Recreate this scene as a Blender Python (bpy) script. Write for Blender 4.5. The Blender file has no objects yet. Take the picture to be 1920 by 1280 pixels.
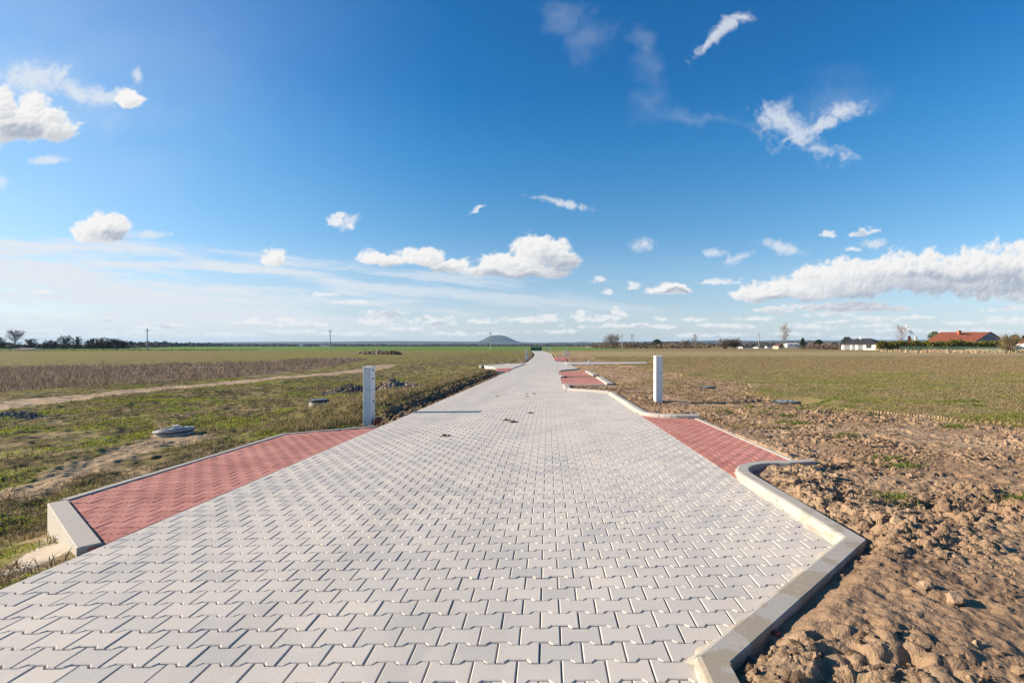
import bpy, bmesh, math, random
import numpy as np
from mathutils import Vector, Matrix

R = math.radians
SC = bpy.context.scene
COL = SC.collection
random.seed(7)
rng = np.random.default_rng(11)

# ------------------------------------------------------------------ camera
F, CX, HZ, H = 930.0, 1028.0, 648.0, 1.395      # focal length (px of a 1920 wide picture), vanishing point, eye height
cam_d = bpy.data.cameras.new("camera")
cam_d.sensor_width = 36.0
cam_d.lens = F / 1920 * 36.0
cam_d.shift_x = -(CX - 960) / 1920
cam_d.shift_y = (HZ - 640) / 1920
cam_d.clip_start = 0.05
cam_d.clip_end = 60000
cam = bpy.data.objects.new("camera", cam_d)
cam.location = (0, 0, H)
cam.rotation_euler = (R(90), 0, 0)
COL.objects.link(cam)
SC.camera = cam

SC.view_settings.view_transform = 'Standard'
SC.view_settings.look = 'None'
SC.view_settings.gamma = 1
SC.view_settings.exposure = 1.05
SC.cycles.max_bounces = 6
SC.cycles.transparent_max_bounces = 8

# ------------------------------------------------------------------ sun and sky
SUN_EL, SUN_AZ = R(22.5), R(-89)                # azimuth from +Y towards +X: the sun stands on the left
sun_d = bpy.data.lights.new("sun", 'SUN')
sun_d.energy = 5.0
sun_d.angle = R(0.5)
sun_d.color = (1.0, 0.84, 0.645)
sun = bpy.data.objects.new("sun", sun_d)
sv = Vector((math.sin(SUN_AZ) * math.cos(SUN_EL), math.cos(SUN_AZ) * math.cos(SUN_EL), math.sin(SUN_EL)))
sun.rotation_euler = sv.to_track_quat('Z', 'Y').to_euler()
sun.location = sv * 50
COL.objects.link(sun)

world = bpy.data.worlds.new("World")
SC.world = world
world.use_nodes = True
WT = world.node_tree
WT.nodes.clear()


class G:
    """small helper to write node trees"""
    def __init__(s, t): s.t = t
    def n(s, kind, **kw):
        x = s.t.nodes.new(kind)
        for k, v in kw.items(): setattr(x, k, v)
        return x
    def put(s, sock, v):
        if v is None: return
        if isinstance(v, bpy.types.NodeSocket): s.t.links.new(v, sock)
        elif isinstance(v, (tuple, list)) and sock.type == 'RGBA' and len(v) == 3: sock.default_value = (*v, 1)
        else: sock.default_value = v
    def m(s, op, a, b=None, c=None, clamp=False):
        x = s.n('ShaderNodeMath', operation=op, use_clamp=clamp)
        s.put(x.inputs[0], a); s.put(x.inputs[1], b); s.put(x.inputs[2], c)
        return x.outputs[0]
    def vm(s, op, a, b=None, out=0):
        x = s.n('ShaderNodeVectorMath', operation=op)
        s.put(x.inputs[0], a)
        if op == 'SCALE': s.put(x.inputs[3], b)
        elif b is not None: s.put(x.inputs[1], b)
        return x.outputs['Value'] if out == 'v' else x.outputs[0]
    def mix(s, f, a, b, mode='MIX'):
        x = s.n('ShaderNodeMix', data_type='RGBA', blend_type=mode)
        s.put(x.inputs[0], f); s.put(x.inputs[6], a); s.put(x.inputs[7], b)
        return x.outputs[2]
    def noise(s, vec, scale, detail=4, rough=0.5, out='Fac', dist=0.0, dims='3D'):
        x = s.n('ShaderNodeTexNoise', noise_dimensions=dims)
        s.put(x.inputs['Vector'], vec); x.inputs['Scale'].default_value = scale
        x.inputs['Detail'].default_value = detail; x.inputs['Roughness'].default_value = rough
        x.inputs['Distortion'].default_value = dist
        return x.outputs[out]
    def ss(s, v, lo, hi):
        x = s.n('ShaderNodeMapRange', interpolation_type='SMOOTHSTEP')
        s.put(x.inputs[0], v); x.inputs[1].default_value = lo; x.inputs[2].default_value = hi
        return x.outputs[0]
    def lin(s, v, lo, hi, a=0.0, b=1.0):
        x = s.n('ShaderNodeMapRange')
        s.put(x.inputs[0], v); x.inputs[1].default_value = lo; x.inputs[2].default_value = hi
        x.inputs[3].default_value = a; x.inputs[4].default_value = b
        return x.outputs[0]
    def attr(s, name):
        x = s.n('ShaderNodeAttribute'); x.attribute_name = name
        return x


g = G(WT)
sky = g.n('ShaderNodeTexSky', sky_type='NISHITA', sun_disc=False)
sky.sun_elevation = SUN_EL
sky.sun_rotation = SUN_AZ
sky.altitude = 300
sky.air_density = 1.0
sky.dust_density = 0.6
sky.ozone_density = 1.6
hs = g.n('ShaderNodeHueSaturation')
g.put(hs.inputs['Color'], sky.outputs[0])
wsep = g.n('ShaderNodeSeparateXYZ'); g.put(wsep.inputs[0], g.n('ShaderNodeTexCoord').outputs['Generated'])
g.put(hs.inputs['Saturation'], g.lin(wsep.outputs[2], 0.0, 0.45, 0.80, 1.38))
g.put(hs.inputs['Value'], g.lin(wsep.outputs[2], 0.0, 0.55, 1.0, 0.92))
bg = g.n('ShaderNodeBackground')
tint = g.mix(g.lin(wsep.outputs[2], 0.03, 0.36), (.90, .985, 1.20), (.52, 1.24, 1.50))
g.put(bg.inputs[0], g.mix(1.0, hs.outputs[0], tint, 'MULTIPLY'))
bg.inputs[1].default_value = 0.0585
wo = g.n('ShaderNodeOutputWorld')
WT.links.new(bg.outputs[0], wo.inputs[0])


# ------------------------------------------------------------------ numpy noise
def _h(ix, iy, seed):
    n = (ix.astype(np.int64) * 374761393 + iy.astype(np.int64) * 668265263 + seed * 982451653) & 0xFFFFFFFF
    n = ((n ^ (n >> 13)) * 1274126177) & 0xFFFFFFFF
    n = (n ^ (n >> 16))
    return (n & 0xFFFF) / 65535.0


def vnoise(x, y, seed=0):
    x = np.asarray(x, float); y = np.asarray(y, float)
    x0 = np.floor(x); y0 = np.floor(y)
    fx = x - x0; fy = y - y0
    fx = fx * fx * fx * (fx * (fx * 6 - 15) + 10); fy = fy * fy * fy * (fy * (fy * 6 - 15) + 10)
    a = _h(x0, y0, seed); b = _h(x0 + 1, y0, seed); c_ = _h(x0, y0 + 1, seed); d = _h(x0 + 1, y0 + 1, seed)
    return (a + (b - a) * fx) * (1 - fy) + (c_ + (d - c_) * fx) * fy


def fbm(x, y, seed=0, octv=4, gain=0.5):
    s = 0; a = 1; t = 0
    for k in range(octv):
        s = s + a * vnoise(x * 2 ** k + 17.3 * k, y * 2 ** k - 9.1 * k, seed + k); t += a; a *= gain
    return s / t - 0.5


def sst(v, lo, hi):
    t = np.clip((np.asarray(v, float) - lo) / (hi - lo), 0, 1)
    return t * t * (3 - 2 * t)


# ------------------------------------------------------------------ clouds on a high dome
# lists of cloud heads: (x, y, half width, half height, tilt) on the tangent plane of the view direction north, in the units of F
CUM_BIG = [(20, 238, 105, 48), (60, 225, 60, 48), (95, 246, 42, 28), (-60, 215, 110, 75), (243, 192, 26, 25),
           (158, 442, 38, 22), (205, 430, 45, 28), (188, 449, 68, 17),
           (720, 488, 56, 18), (790, 484, 58, 20), (845, 498, 45, 17), (1005, 472, 66, 38), (960, 494, 82, 28), (1055, 488, 44, 27),
           (925, 510, 60, 15), (1020, 508, 66, 15),
           (1425, 555, 62, 16), (1490, 545, 90, 28), (1570, 530, 120, 40), (1660, 524, 130, 46), (1760, 520, 130, 54),
           (1860, 516, 130, 64), (1960, 512, 140, 72), (1450, 580, 42, 8), (1560, 576, 62, 12), (1650, 580, 80, 10),
           (1250, 547, 48, 14), (513, 488, 27, 19)]
CUM_SMALL = [(540, 600, 30, 6), (905, 603, 30, 6), (1420, 598, 44, 7), (1560, 604, 40, 6), (1640, 612, 60, 6), (1760, 622, 60, 5), (1300, 600, 34, 6), (1205, 610, 30, 6), (760, 618, 50, 6), (540, 622, 60, 5), (250, 624, 70, 5), (60, 620, 70, 6), (1480, 628, 70, 5), (1040, 622, 60, 5), (600, 552, 34, 5), (660, 566, 50, 5), (75, 548, 26, 5), (1185, 535, 16, 10), (1140, 548, 16, 7), (1490, 575, 30, 8), (1640, 600, 60, 8), (1560, 590, 60, 8), (1555, 440, 18, 9), (1600, 468, 22, 7), (640, 405, 10, 10), (660, 425, 9, 10), (1345, 610, 40, 6), (725, 592, 42, 15), (695, 603, 34, 9), (470, 605, 62, 9), (572, 608, 54, 8), (818, 605, 52, 11), (970, 600, 84, 7),
             (1030, 595, 26, 8), (1090, 592, 24, 12), (1125, 597, 50, 10), (1160, 587, 26, 11, -15), (1150, 612, 80, 7), (1125, 525, 20, 9),
             (1345, 529, 40, 9), (1240, 613, 46, 7), (1235, 598, 20, 6), (1380, 612, 46, 7), (1520, 614, 60, 7), (1690, 620, 60, 6),
             (1900, 562, 44, 12), (1890, 602, 64, 9), (1800, 606, 54, 7), (1615, 436, 30, 9, 12), (893, 394, 22, 8, 28), (630, 414, 18, 15),
             (1900, 580, 60, 8), (1720, 596, 70, 6), (1860, 620, 70, 6), (310, 612, 60, 7), (195, 600, 28, 5), (640, 626, 90, 6), (420, 628, 120, 6),
             (150, 632, 120, 5), (860, 626, 90, 5), (1330, 628, 90, 5), (1600, 632, 90, 4)]
THIN = [(1462, 228, 40, 30, -20), (1500, 256, 62, 24, -38), (1540, 282, 52, 13, -12), (1530, 240, 60, 14, 26), (1572, 212, 40, 16, 10), (1340, 70, 46, 9, 42), (1365, 48, 36, 9, 30), (1388, 34, 26, 8, 6), (1205, 458, 20, 12), (1640, 455, 22, 8),
        (1386, 480, 24, 8, 20), (1340, 472, 20, 7), (1470, 464, 44, 9, -14), (1060, 381, 44, 7, -12), (110, 150, 26, 9, 50), (128, 166, 46, 14, -25), (172, 182, 30, 10, -10), (205, 186, 24, 8, 0), (60, 150, 50, 22, -10),
        (655, 412, 22, 12, 30), (285, 441, 32, 7), (90, 299, 36, 7), (257, 140, 9, 14), (200, 180, 50, 16), (-5, 345, 20, 14)]
VEIL = [(1225, 135, 36, 70, 15), (1215, 185, 44, 50), (1300, 217, 110, 16, -6), (1120, 70, 60, 44, 30), (1560, 195, 110, 50, 20), (1060, 30, 50, 34),
        (20, 175, 110, 75), (60, 130, 130, 60, -20), (200, 215, 140, 40), (1215, 80, 26, 34)]
SHADE = [(1740, 553, 270, 24, 5), (1900, 530, 130, 30), (1600, 560, 110, 14), (1780, 520, 150, 14), (1480, 562, 80, 8), (1055, 492, 44, 26, -15), (965, 517, 90, 11), (775, 502, 80, 10),
         (730, 590, 34, 12), (215, 446, 46, 12), (55, 245, 50, 13), (820, 609, 44, 6), (1120, 603, 60, 5), (470, 609, 50, 5), (310, 613, 50, 5), (1250, 553, 40, 5),
         (195, 600, 24, 4), (1615, 440, 24, 5), (1900, 568, 40, 7), (570, 612, 40, 4), (1160, 616, 70, 4), (1380, 616, 40, 4), (1890, 609, 60, 4)]

CIRRUS = [(-60, 480, 430, 26, 5.5), (330, 492, 420, 15, 5.5), (700, 508, 300, 14, 6), (140, 520, 300, 20, 3), (420, 545, 240, 14, 5), (800, 545, 280, 12, 5), (60, 560, 400, 22),
          (1000, 560, 180, 8, 4), (650, 548, 60, 6, 4), (690, 568, 90, 6), (-100, 600, 500, 30), (300, 590, 300, 14)]


def cloud_dome():
    step = .075
    A_, E_ = np.meshgrid(np.arange(-57, 52, step), np.arange(-.4, 40, step))
    U = CX + F * np.tan(np.radians(A_)); Vv = HZ - F * np.tan(np.radians(E_)) / np.cos(np.radians(A_))
    wu = 30 * fbm(U / 75, Vv / 60, 201, 3) + 14 * fbm(U / 20, Vv / 18, 211, 3); wv = 24 * fbm(U / 75, Vv / 60, 221, 3) + 12 * fbm(U / 20, Vv / 18, 231, 3)

    def field(lst, u, v, flat=1.0):
        d = np.full(u.shape, -3.0)
        for b_ in lst:
            x, y, rx, ry = b_[:4]; t_ = math.radians(b_[4]) if len(b_) > 4 else 0
            m_ = max(rx, ry) * 2.2
            k = (np.abs(u - x) < m_) & (np.abs(v - y) < m_)
            if not k.any(): continue
            du, dv = u[k] - x, v[k] - y
            a, c_ = du * math.cos(t_) + dv * math.sin(t_), -du * math.sin(t_) + dv * math.cos(t_)
            a, c_ = a / rx, c_ / ry
            c_ = np.where(c_ > 0, c_ * flat, c_)
            f = 1 - np.sqrt(a * a + c_ * c_)
            w = .12
            o = d[k]; h_ = np.clip(.5 + .5 * (o - f) / w, 0, 1)
            d[k] = np.where(o < -2, f, f * (1 - h_) + o * h_ + w * h_ * (1 - h_))
        return d
    # the tilt in the lists is measured with y up
    up = lambda l: [(b_[0], b_[1], b_[2], b_[3], -b_[4] if len(b_) > 4 else 0) for b_ in l]
    def turb(x, y, sd, octv=5, gain=.55):
        t_ = 0; am = 1; tot = 0
        for k in range(octv):
            t_ = t_ + am * np.abs(2 * vnoise(x * 2 ** k + 3.7 * k, y * 2 ** k + 1.9 * k, sd + k) - 1); tot += am; am *= gain
        return t_ / tot - .42
    lob = turb(U / 58 + wu / 120, Vv / 46 + wv / 120, 241, 4, .5)
    D = field(up(CUM_BIG), U + wu * .7, Vv + wv * .7, 1.5) + lob * .72 + .50 * fbm(U / 13, Vv / 10, 251, 5, .64) + .08
    wu2 = 20 * fbm(U / 26, Vv / 14, 261, 4); wv2 = 7 * fbm(U / 26, Vv / 14, 271, 4)
    n2 = fbm(U / 17, Vv / 8, 281, 5, .6)
    D2 = field(up(CUM_SMALL), U + wu2 * .8, Vv + wv2 * .8, 1.5) + n2 * 1.55 + turb(U / 16, Vv / 9, 284, 4) * .9
    tn = fbm(U / 50 + wu / 25, Vv / 46 + wv / 25, 291, 6, .6)
    fil = (1 - 2.6 * np.abs(fbm(U / 42 + wu / 16, Vv / 42 + wv / 16, 295, 5, .6))) 
    D3 = field([(b_[0], b_[1], b_[2] * 1.2, b_[3] * 1.2, b_[4]) for b_ in up(THIN)], U + wu * .4, Vv + wv * .4) + tn * 1.1 + (fil - .55) * .75 + .5 * fbm(U / 8, Vv / 8, 297, 3, .6)
    D4 = field(up(VEIL), U + wu * 1.6, Vv + wv * 1.6) + tn * 1.3
    ci = np.radians(5.0)
    us, vs_ = U * np.cos(ci) - Vv * np.sin(ci), U * np.sin(ci) * -1 + Vv * np.cos(ci)
    stn = fbm(us / 210 + wu / 150, vs_ / 17 + wv / 40, 301, 5, .55)
    D5 = field(CIRRUS, U + wu * .4, Vv + wv * .3) * .55 + stn * 2.0
    a1 = sst(D, -.02, .30)
    a2 = sst(D2, -.1, .62) * .80
    a3 = sst(D3, -.15, 1.05) * .74
    a4 = sst(D4, -.3, 1.6) * .17
    left = sst(-U, -1250, -150)
    a5 = sst(D5, -.30, .5) * (.36 + .56 * left)
    low = sst(Vv, 430, 640) * (.42 + .62 * left) * (.55 + .9 * np.clip(stn + .25, 0, 1))       # horizon haze painted as a whitish sheet
    glow = sst(-U, -900, 250) * (.10 + .24 * np.clip(fbm(U / 330 + wu / 300, Vv / 150 + wv / 200, 321, 4) + .5, 0, 1)) * sst(Vv, 640, 300) + .06 * sst(-U, -900, 0)  # brighter sky towards the sun, painted as a white veil
    soft_a = 1 - (1 - glow) * (1 - a3) * (1 - a4) * (1 - a5) * (1 - low * .75)
    cum = np.maximum(a1, a2)
    # light comes from the left and above: sum the cloud met on the way to the sun
    T_ = np.maximum(np.clip(D, 0, .9) * a1, np.clip(D2, 0, .6) * a2)
    acc = np.zeros_like(T_)
    for k in range(1, 11):
        acc += np.roll(np.roll(T_, int(round(k * 4.2)), 1), -int(round(k * 3.8)), 0)
    hm = 34 * np.sqrt(np.clip(D, 0, 1.2)) * a1 + 15 * np.sqrt(np.clip(D2, 0, 1)) * a2 + 24 * turb(U / 34 + wu / 70, Vv / 27 + wv / 70, 341, 4, .6) * cum
    gy_, gx_ = np.gradient(hm); gx_ = gx_ / 1.3; gy_ = gy_ / 1.3                    # rows run upwards
    rel = (-gx_ * -.62 + -gy_ * .60) / np.sqrt(1 + gx_ ** 2 + gy_ ** 2)
    light = np.exp(-acc * .26)
    sh = sst(field(up(SHADE), U + wu, Vv + wv) + .9 * fbm(U / 30, Vv / 22, 311, 5, .6), -.25, .9)
    light = np.clip((light * .66 + .38) * (1 - .88 * sh) + np.clip(rel, -.7, .7) * .26, 0, 1)
    thin_edge = np.clip(1 - a1, 0, 1)
    light = np.clip(light + .25 * thin_edge, 0, 1)
    lit = np.array([1.0, .985, .97]); drk = np.array([.47, .52, .61])
    ccol = drk + (lit - drk) * light[..., None]
    scol = np.array([.86, .89, .94])
    alpha = 1 - (1 - cum) * (1 - soft_a)
    wgt = (cum / np.maximum(alpha, 1e-4))[..., None]
    col = ccol * wgt + scol * (1 - wgt)
    alpha *= sst(E_, -.3, .3)
    r_ = 42000.0
    a, e = np.radians(A_), np.radians(E_)
    V = np.stack([np.sin(a) * np.cos(e), np.cos(a) * np.cos(e), np.sin(e)], -1).reshape(-1, 3) * r_
    ny_, nx_ = A_.shape
    i_, j_ = np.meshgrid(np.arange(nx_ - 1), np.arange(ny_ - 1)); q_ = (j_ * nx_ + i_).ravel()
    qd = np.column_stack([q_, q_ + nx_, q_ + nx_ + 1, q_ + 1])
    al = alpha.ravel()
    qd = qd[al[qd].max(1) > .004]
    us_ = np.unique(qd); rm = np.zeros(len(V), np.int64); rm[us_] = np.arange(len(us_))
    m_ = bpy.data.materials.new('cloud_haze_glow'); m_.use_nodes = True
    t = m_.node_tree; t.nodes.clear(); q = G(t)
    em = q.n('ShaderNodeEmission'); q.put(em.inputs[0], q.attr('tint').outputs['Color']); em.inputs[1].default_value = CLOUD
    tr = q.n('ShaderNodeBsdfTransparent'); ms = q.n('ShaderNodeMixShader'); o = q.n('ShaderNodeOutputMaterial')
    q.put(ms.inputs[0], q.attr('cover').outputs['Fac']); t.links.new(tr.outputs[0], ms.inputs[1]); t.links.new(em.outputs[0], ms.inputs[2]); t.links.new(ms.outputs[0], o.inputs[0])
    m_.cycles.emission_sampling = 'NONE'
    return tag(tri_mesh('sky', V[us_], rm[qd], m_, attrs=dict(cover=al[us_], tint=col.reshape(-1, 3)[us_])), kind='structure')



# ------------------------------------------------------------------ the lie of the road
_ty = np.array([-60, 0, 20, 35, 50, 70, 100, 170, 300, 30000.])
_tz = np.array([1.08, 0, -.36, -.61, -.745, -.80, -.74, -.42, -.40, -.40])
_gy = np.arange(-40, 420, .5)
_gz = np.interp(_gy, _ty, _tz)
_pad = np.pad(_gz, 12, mode='edge'); _pad[:12] = _gz[0] + .009 * np.arange(12, 0, -1)
_gz = np.convolve(_pad, np.ones(25) / 25, 'valid')
_gz = _gz - np.interp(0, _gy, _gz)


def zr(y): return np.interp(y, _gy, _gz)
def surf(x, y): return zr(y) + .01 * np.clip(x, -6, 6) * (1 - sst(y, 30, 60))


def at(px, py, dz=0.0):
    """photo pixel -> ground plan point on the road's surface raised by dz"""
    lo, hi = 0.8, 3000.0
    for _ in range(60):
        y = math.sqrt(lo * hi)
        v = HZ + F * (H - dz - float(surf((px - CX) / F * y, y))) / y
        if v > py: lo = y
        else: hi = y
    return ((px - CX) / F * y, y)


# ------------------------------------------------------------------ mesh helpers
def new_mesh(name, verts, faces, mat=None, smooth=False, parent=None):
    me = bpy.data.meshes.new(name)
    me.from_pydata([tuple(v) for v in verts], [], faces)
    if smooth: me.polygons.foreach_set('use_smooth', [True] * len(me.polygons))
    if mat: me.materials.append(mat)
    me.update()
    return link(name, me, parent)


def link(name, me, parent=None):
    o = bpy.data.objects.new(name, me)
    COL.objects.link(o)
    if parent: o.parent = parent
    return o


def fast_mesh(name, V, loops, starts, totals, mat, smooth=False, parent=None, attrs=None, do_link=True):
    me = bpy.data.meshes.new(name)
    V = np.asarray(V, np.float32)
    me.vertices.add(len(V)); me.vertices.foreach_set('co', V.ravel())
    me.loops.add(len(loops)); me.loops.foreach_set('vertex_index', np.asarray(loops, np.int32))
    me.polygons.add(len(starts))
    me.polygons.foreach_set('loop_start', np.asarray(starts, np.int32))
    me.polygons.foreach_set('loop_total', np.asarray(totals, np.int32))
    me.polygons.foreach_set("use_smooth", np.full(len(starts), bool(smooth)))
    for k, v in (attrs or {}).items():
        v = np.asarray(v, np.float32)
        if v.ndim == 2:
            a = me.attributes.new(k, 'FLOAT_COLOR', 'POINT')
            a.data.foreach_set('color', np.column_stack([v, np.ones(len(v))]).astype(np.float32).ravel())
        else:
            a = me.attributes.new(k, 'FLOAT', 'POINT'); a.data.foreach_set('value', v)
    if mat: me.materials.append(mat)
    me.update(calc_edges=True)
    me.validate()
    return link(name, me, parent) if do_link else me


def tri_mesh(name, V, T, mat, **kw):
    T = np.asarray(T, np.int32)
    k = T.shape[1]
    return fast_mesh(name, V, T.ravel(), np.arange(len(T)) * k, np.full(len(T), k), mat, **kw)


def tag(o, label=None, cat=None, group=None, kind=None):
    if label: o['label'] = label
    if cat: o['category'] = cat
    if group: o['group'] = group
    if kind: o['kind'] = kind
    return o


def empty(name, loc, rz=0.0):
    o = bpy.data.objects.new(name, None)
    o.empty_display_size = .2
    o.location = loc; o.rotation_euler = (0, 0, rz)
    COL.objects.link(o)
    return o


def copy_tree(o, parent=None):
    c_ = o.copy(); COL.objects.link(c_)
    if parent: c_.parent = parent
    for ch in o.children: copy_tree(ch, c_)
    return c_


class MB:
    def __init__(s): s.v = []; s.f = []
    def add(s, vs, fs):
        n = len(s.v); s.v += [tuple(v) for v in vs]; s.f += [tuple(i + n for i in f) for f in fs]
    def box(s, x0, x1, y0, y1, z0, z1, bev=0.0):
        bm = bmesh.new()
        bmesh.ops.create_cube(bm, size=1, matrix=Matrix.Translation(((x0 + x1) / 2, (y0 + y1) / 2, (z0 + z1) / 2)) @ Matrix.Diagonal((x1 - x0, y1 - y0, z1 - z0, 1)))
        if bev: bmesh.ops.bevel(bm, geom=bm.edges[:], offset=bev, segments=2, affect='EDGES', profile=.5)
        s.frombm(bm)
    def frombm(s, bm):
        bm.verts.index_update()
        s.add([v.co for v in bm.verts], [[v.index for v in f.verts] for f in bm.faces]); bm.free()
    def tube(s, pts, rad, n=6, cap=True):
        pts = [Vector(p) for p in pts]; base = len(s.v)
        if not hasattr(rad, '__len__'): rad = [rad] * len(pts)
        for i, p in enumerate(pts):
            d = (pts[min(i + 1, len(pts) - 1)] - pts[max(i - 1, 0)]).normalized()
            a = d.orthogonal().normalized(); b = d.cross(a)
            if abs(d.z) > .9: a = Vector((1, 0, 0)); b = d.cross(a).normalized(); a = b.cross(d)
            for k in range(n):
                t = 2 * math.pi * k / n
                s.v.append(tuple(p + (a * math.cos(t) + b * math.sin(t)) * rad[i]))
        for i in range(len(pts) - 1):
            for k in range(n):
                s.f.append((base + i * n + k, base + i * n + (k + 1) % n, base + (i + 1) * n + (k + 1) % n, base + (i + 1) * n + k))
        if cap:
            s.f.append(tuple(base + k for k in range(n))[::-1]); s.f.append(tuple(base + (len(pts) - 1) * n + k for k in range(n)))
    def lathe(s, prof, n=32, c=(0, 0, 0)):
        base = len(s.v)
        for r_, z in prof:
            for k in range(n):
                t = 2 * math.pi * k / n
                s.v.append((c[0] + r_ * math.cos(t), c[1] + r_ * math.sin(t), c[2] + z))
        for i in range(len(prof) - 1):
            for k in range(n):
                s.f.append((base + i * n + k, base + i * n + (k + 1) % n, base + (i + 1) * n + (k + 1) % n, base + (i + 1) * n + k))
        s.f.append(tuple(base + k for k in range(n))[::-1]); s.f.append(tuple(base + (len(prof) - 1) * n + k for k in range(n)))
    def build(s, name, mat, parent=None, smooth=False):
        return new_mesh(name, s.v, s.f, mat, smooth, parent)


# ------------------------------------------------------------------ materials
def mat(name, color, rough=.8, var=.12, scale=6.0, bump=0.0, bscale=60.0, metal=0.0, spec=.3, attr=None):
    m_ = bpy.data.materials.new(name); m_.use_nodes = True
    t = m_.node_tree; t.nodes.clear(); q = G(t)
    b = q.n('ShaderNodeBsdfPrincipled'); o = q.n('ShaderNodeOutputMaterial'); t.links.new(b.outputs[0], o.inputs[0])
    co = q.n('ShaderNodeTexCoord').outputs['Object']
    nz = q.noise(co, scale, 5, .6)
    base = q.attr(attr).outputs['Color'] if attr else color
    dark = q.mix(1.0, base, tuple([1 - var * 2] * 3), 'MULTIPLY')
    lite = q.mix(1.0, base, tuple([1 + var] * 3), 'MULTIPLY')
    q.put(b.inputs['Base Color'], q.mix(q.ss(nz, .3, .7), dark, lite))
    b.inputs['Roughness'].default_value = rough; b.inputs['Metallic'].default_value = metal
    b.inputs['Specular IOR Level'].default_value = spec
    if bump:
        bp = q.n('ShaderNodeBump'); bp.inputs['Strength'].default_value = bump; bp.inputs['Distance'].default_value = .01
        q.put(bp.inputs['Height'], q.noise(co, bscale, 4, .6)); t.links.new(bp.outputs[0], b.inputs['Normal'])
    return m_


def paver_mat(name, c1, c2, c3):
    m_ = bpy.data.materials.new(name); m_.use_nodes = True
    t = m_.node_tree; t.nodes.clear(); q = G(t)
    b = q.n('ShaderNodeBsdfPrincipled'); o = q.n('ShaderNodeOutputMaterial'); t.links.new(b.outputs[0], o.inputs[0])
    pos = q.n('ShaderNodeNewGeometry').outputs['Position']
    rn = q.attr('rnd').outputs['Fac']
    col = q.mix(rn, c1, c2)
    col = q.mix(q.ss(q.noise(pos, 0.9, 4, .6), .42, .72), col, c3)                       # paler and dustier areas
    col = q.mix(q.m('MULTIPLY', q.ss(q.noise(pos, 30, 5, .65), .52, .8), .35), col, tuple(v * .72 for v in c1))
    col = q.mix(q.m('MULTIPLY', q.ss(q.noise(pos, 7, 6, .7), .64, .74), .30), col, (c1[0] * .84, c1[1] * .76, c1[2] * .64))   # rusty smears
    dust = q.m('MULTIPLY', q.ss(q.noise(pos, 1.7, 6, .68, dist=.8), .56, .70), .55)
    col = q.mix(dust, col, (min(c3[0] * 1.12, .62), c3[1] * 1.25 if c3[1] < .3 else c3[1] * 1.10, c3[2] * 1.25 if c3[2] < .3 else c3[2] * 1.02))
    wheel = q.noise(q.vm('MULTIPLY', pos, (1.6, .07, 1.0)), 1.0, 4, .55)
    col = q.mix(q.m('MULTIPLY', q.ss(wheel, .50, .66), .16), col, tuple(v * .62 for v in c2))
    grain = q.noise(pos, 260, 3, .7)
    col = q.mix(q.m('MULTIPLY', q.ss(grain, .5, .75), .18), col, tuple(v * .6 for v in c1))
    q.put(b.inputs['Base Color'], col)
    b.inputs['Roughness'].default_value = .85; b.inputs['Specular IOR Level'].default_value = .25
    bp = q.n('ShaderNodeBump'); bp.inputs['Strength'].default_value = .25; bp.inputs['Distance'].default_value = .004
    q.put(bp.inputs['Height'], q.m('ADD', grain, q.noise(pos, 60, 4, .6))); t.links.new(bp.outputs[0], b.inputs['Normal'])
    return m_


M_grey = paver_mat('grey_pavers', (.54, .496, .44), (.425, .41, .385), (.565, .518, .456))
M_red = paver_mat('red_pavers', (.435, .188, .155), (.35, .138, .112), (.47, .225, .187))


def kerb_mat():
    m_ = bpy.data.materials.new('concrete_kerb'); m_.use_nodes = True
    t = m_.node_tree; t.nodes.clear(); q = G(t)
    b = q.n('ShaderNodeBsdfPrincipled'); o = q.n('ShaderNodeOutputMaterial'); t.links.new(b.outputs[0], o.inputs[0])
    geo = q.n('ShaderNodeNewGeometry'); pos = geo.outputs['Position']
    rn = q.attr('rnd').outputs['Fac']
    col = q.mix(rn, (.405, .378, .338), (.34, .32, .29))
    wet = q.m('MULTIPLY', q.ss(q.noise(pos, 2.6, 5, .55, dist=.6), .51, .55), q.attr('wet').outputs['Fac'])
    col = q.mix(q.m('MULTIPLY', wet, .75), col, (.27, .23, .17))
    col = q.mix(q.m('MULTIPLY', q.ss(q.noise(pos, 9, 6, .7), .55, .75), .45), col, (.50, .41, .28))
    col = q.mix(q.m('MULTIPLY', q.ss(q.noise(pos, 180, 3, .7), .55, .75), .3), col, (.22, .2, .18))
    q.put(b.inputs['Base Color'], col)
    b.inputs['Roughness'].default_value = .85; b.inputs['Specular IOR Level'].default_value = .25
    bp = q.n('ShaderNodeBump'); bp.inputs['Strength'].default_value = .3; bp.inputs['Distance'].default_value = .006
    q.put(bp.inputs['Height'], q.noise(pos, 90, 5, .65)); t.links.new(bp.outputs[0], b.inputs['Normal'])
    return m_


M_kerb = kerb_mat()
M_joint = mat('joint_sand', (.24, .21, .175), .95, .25, 14)
M_sand = mat('spilt_sand', (.58, .50, .40), .95, .12, 9, .5, 120)

CLOUD = 0.455
cloud_dome()

# ------------------------------------------------------------------ plan of the paved areas
XL, XR = -3.34, 2.10
Y_P = 37.0                                         # single paving stones are modelled up to here


def A(*pts, dz=0.0): return [at(x, y, dz) for x, y in pts]


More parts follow.
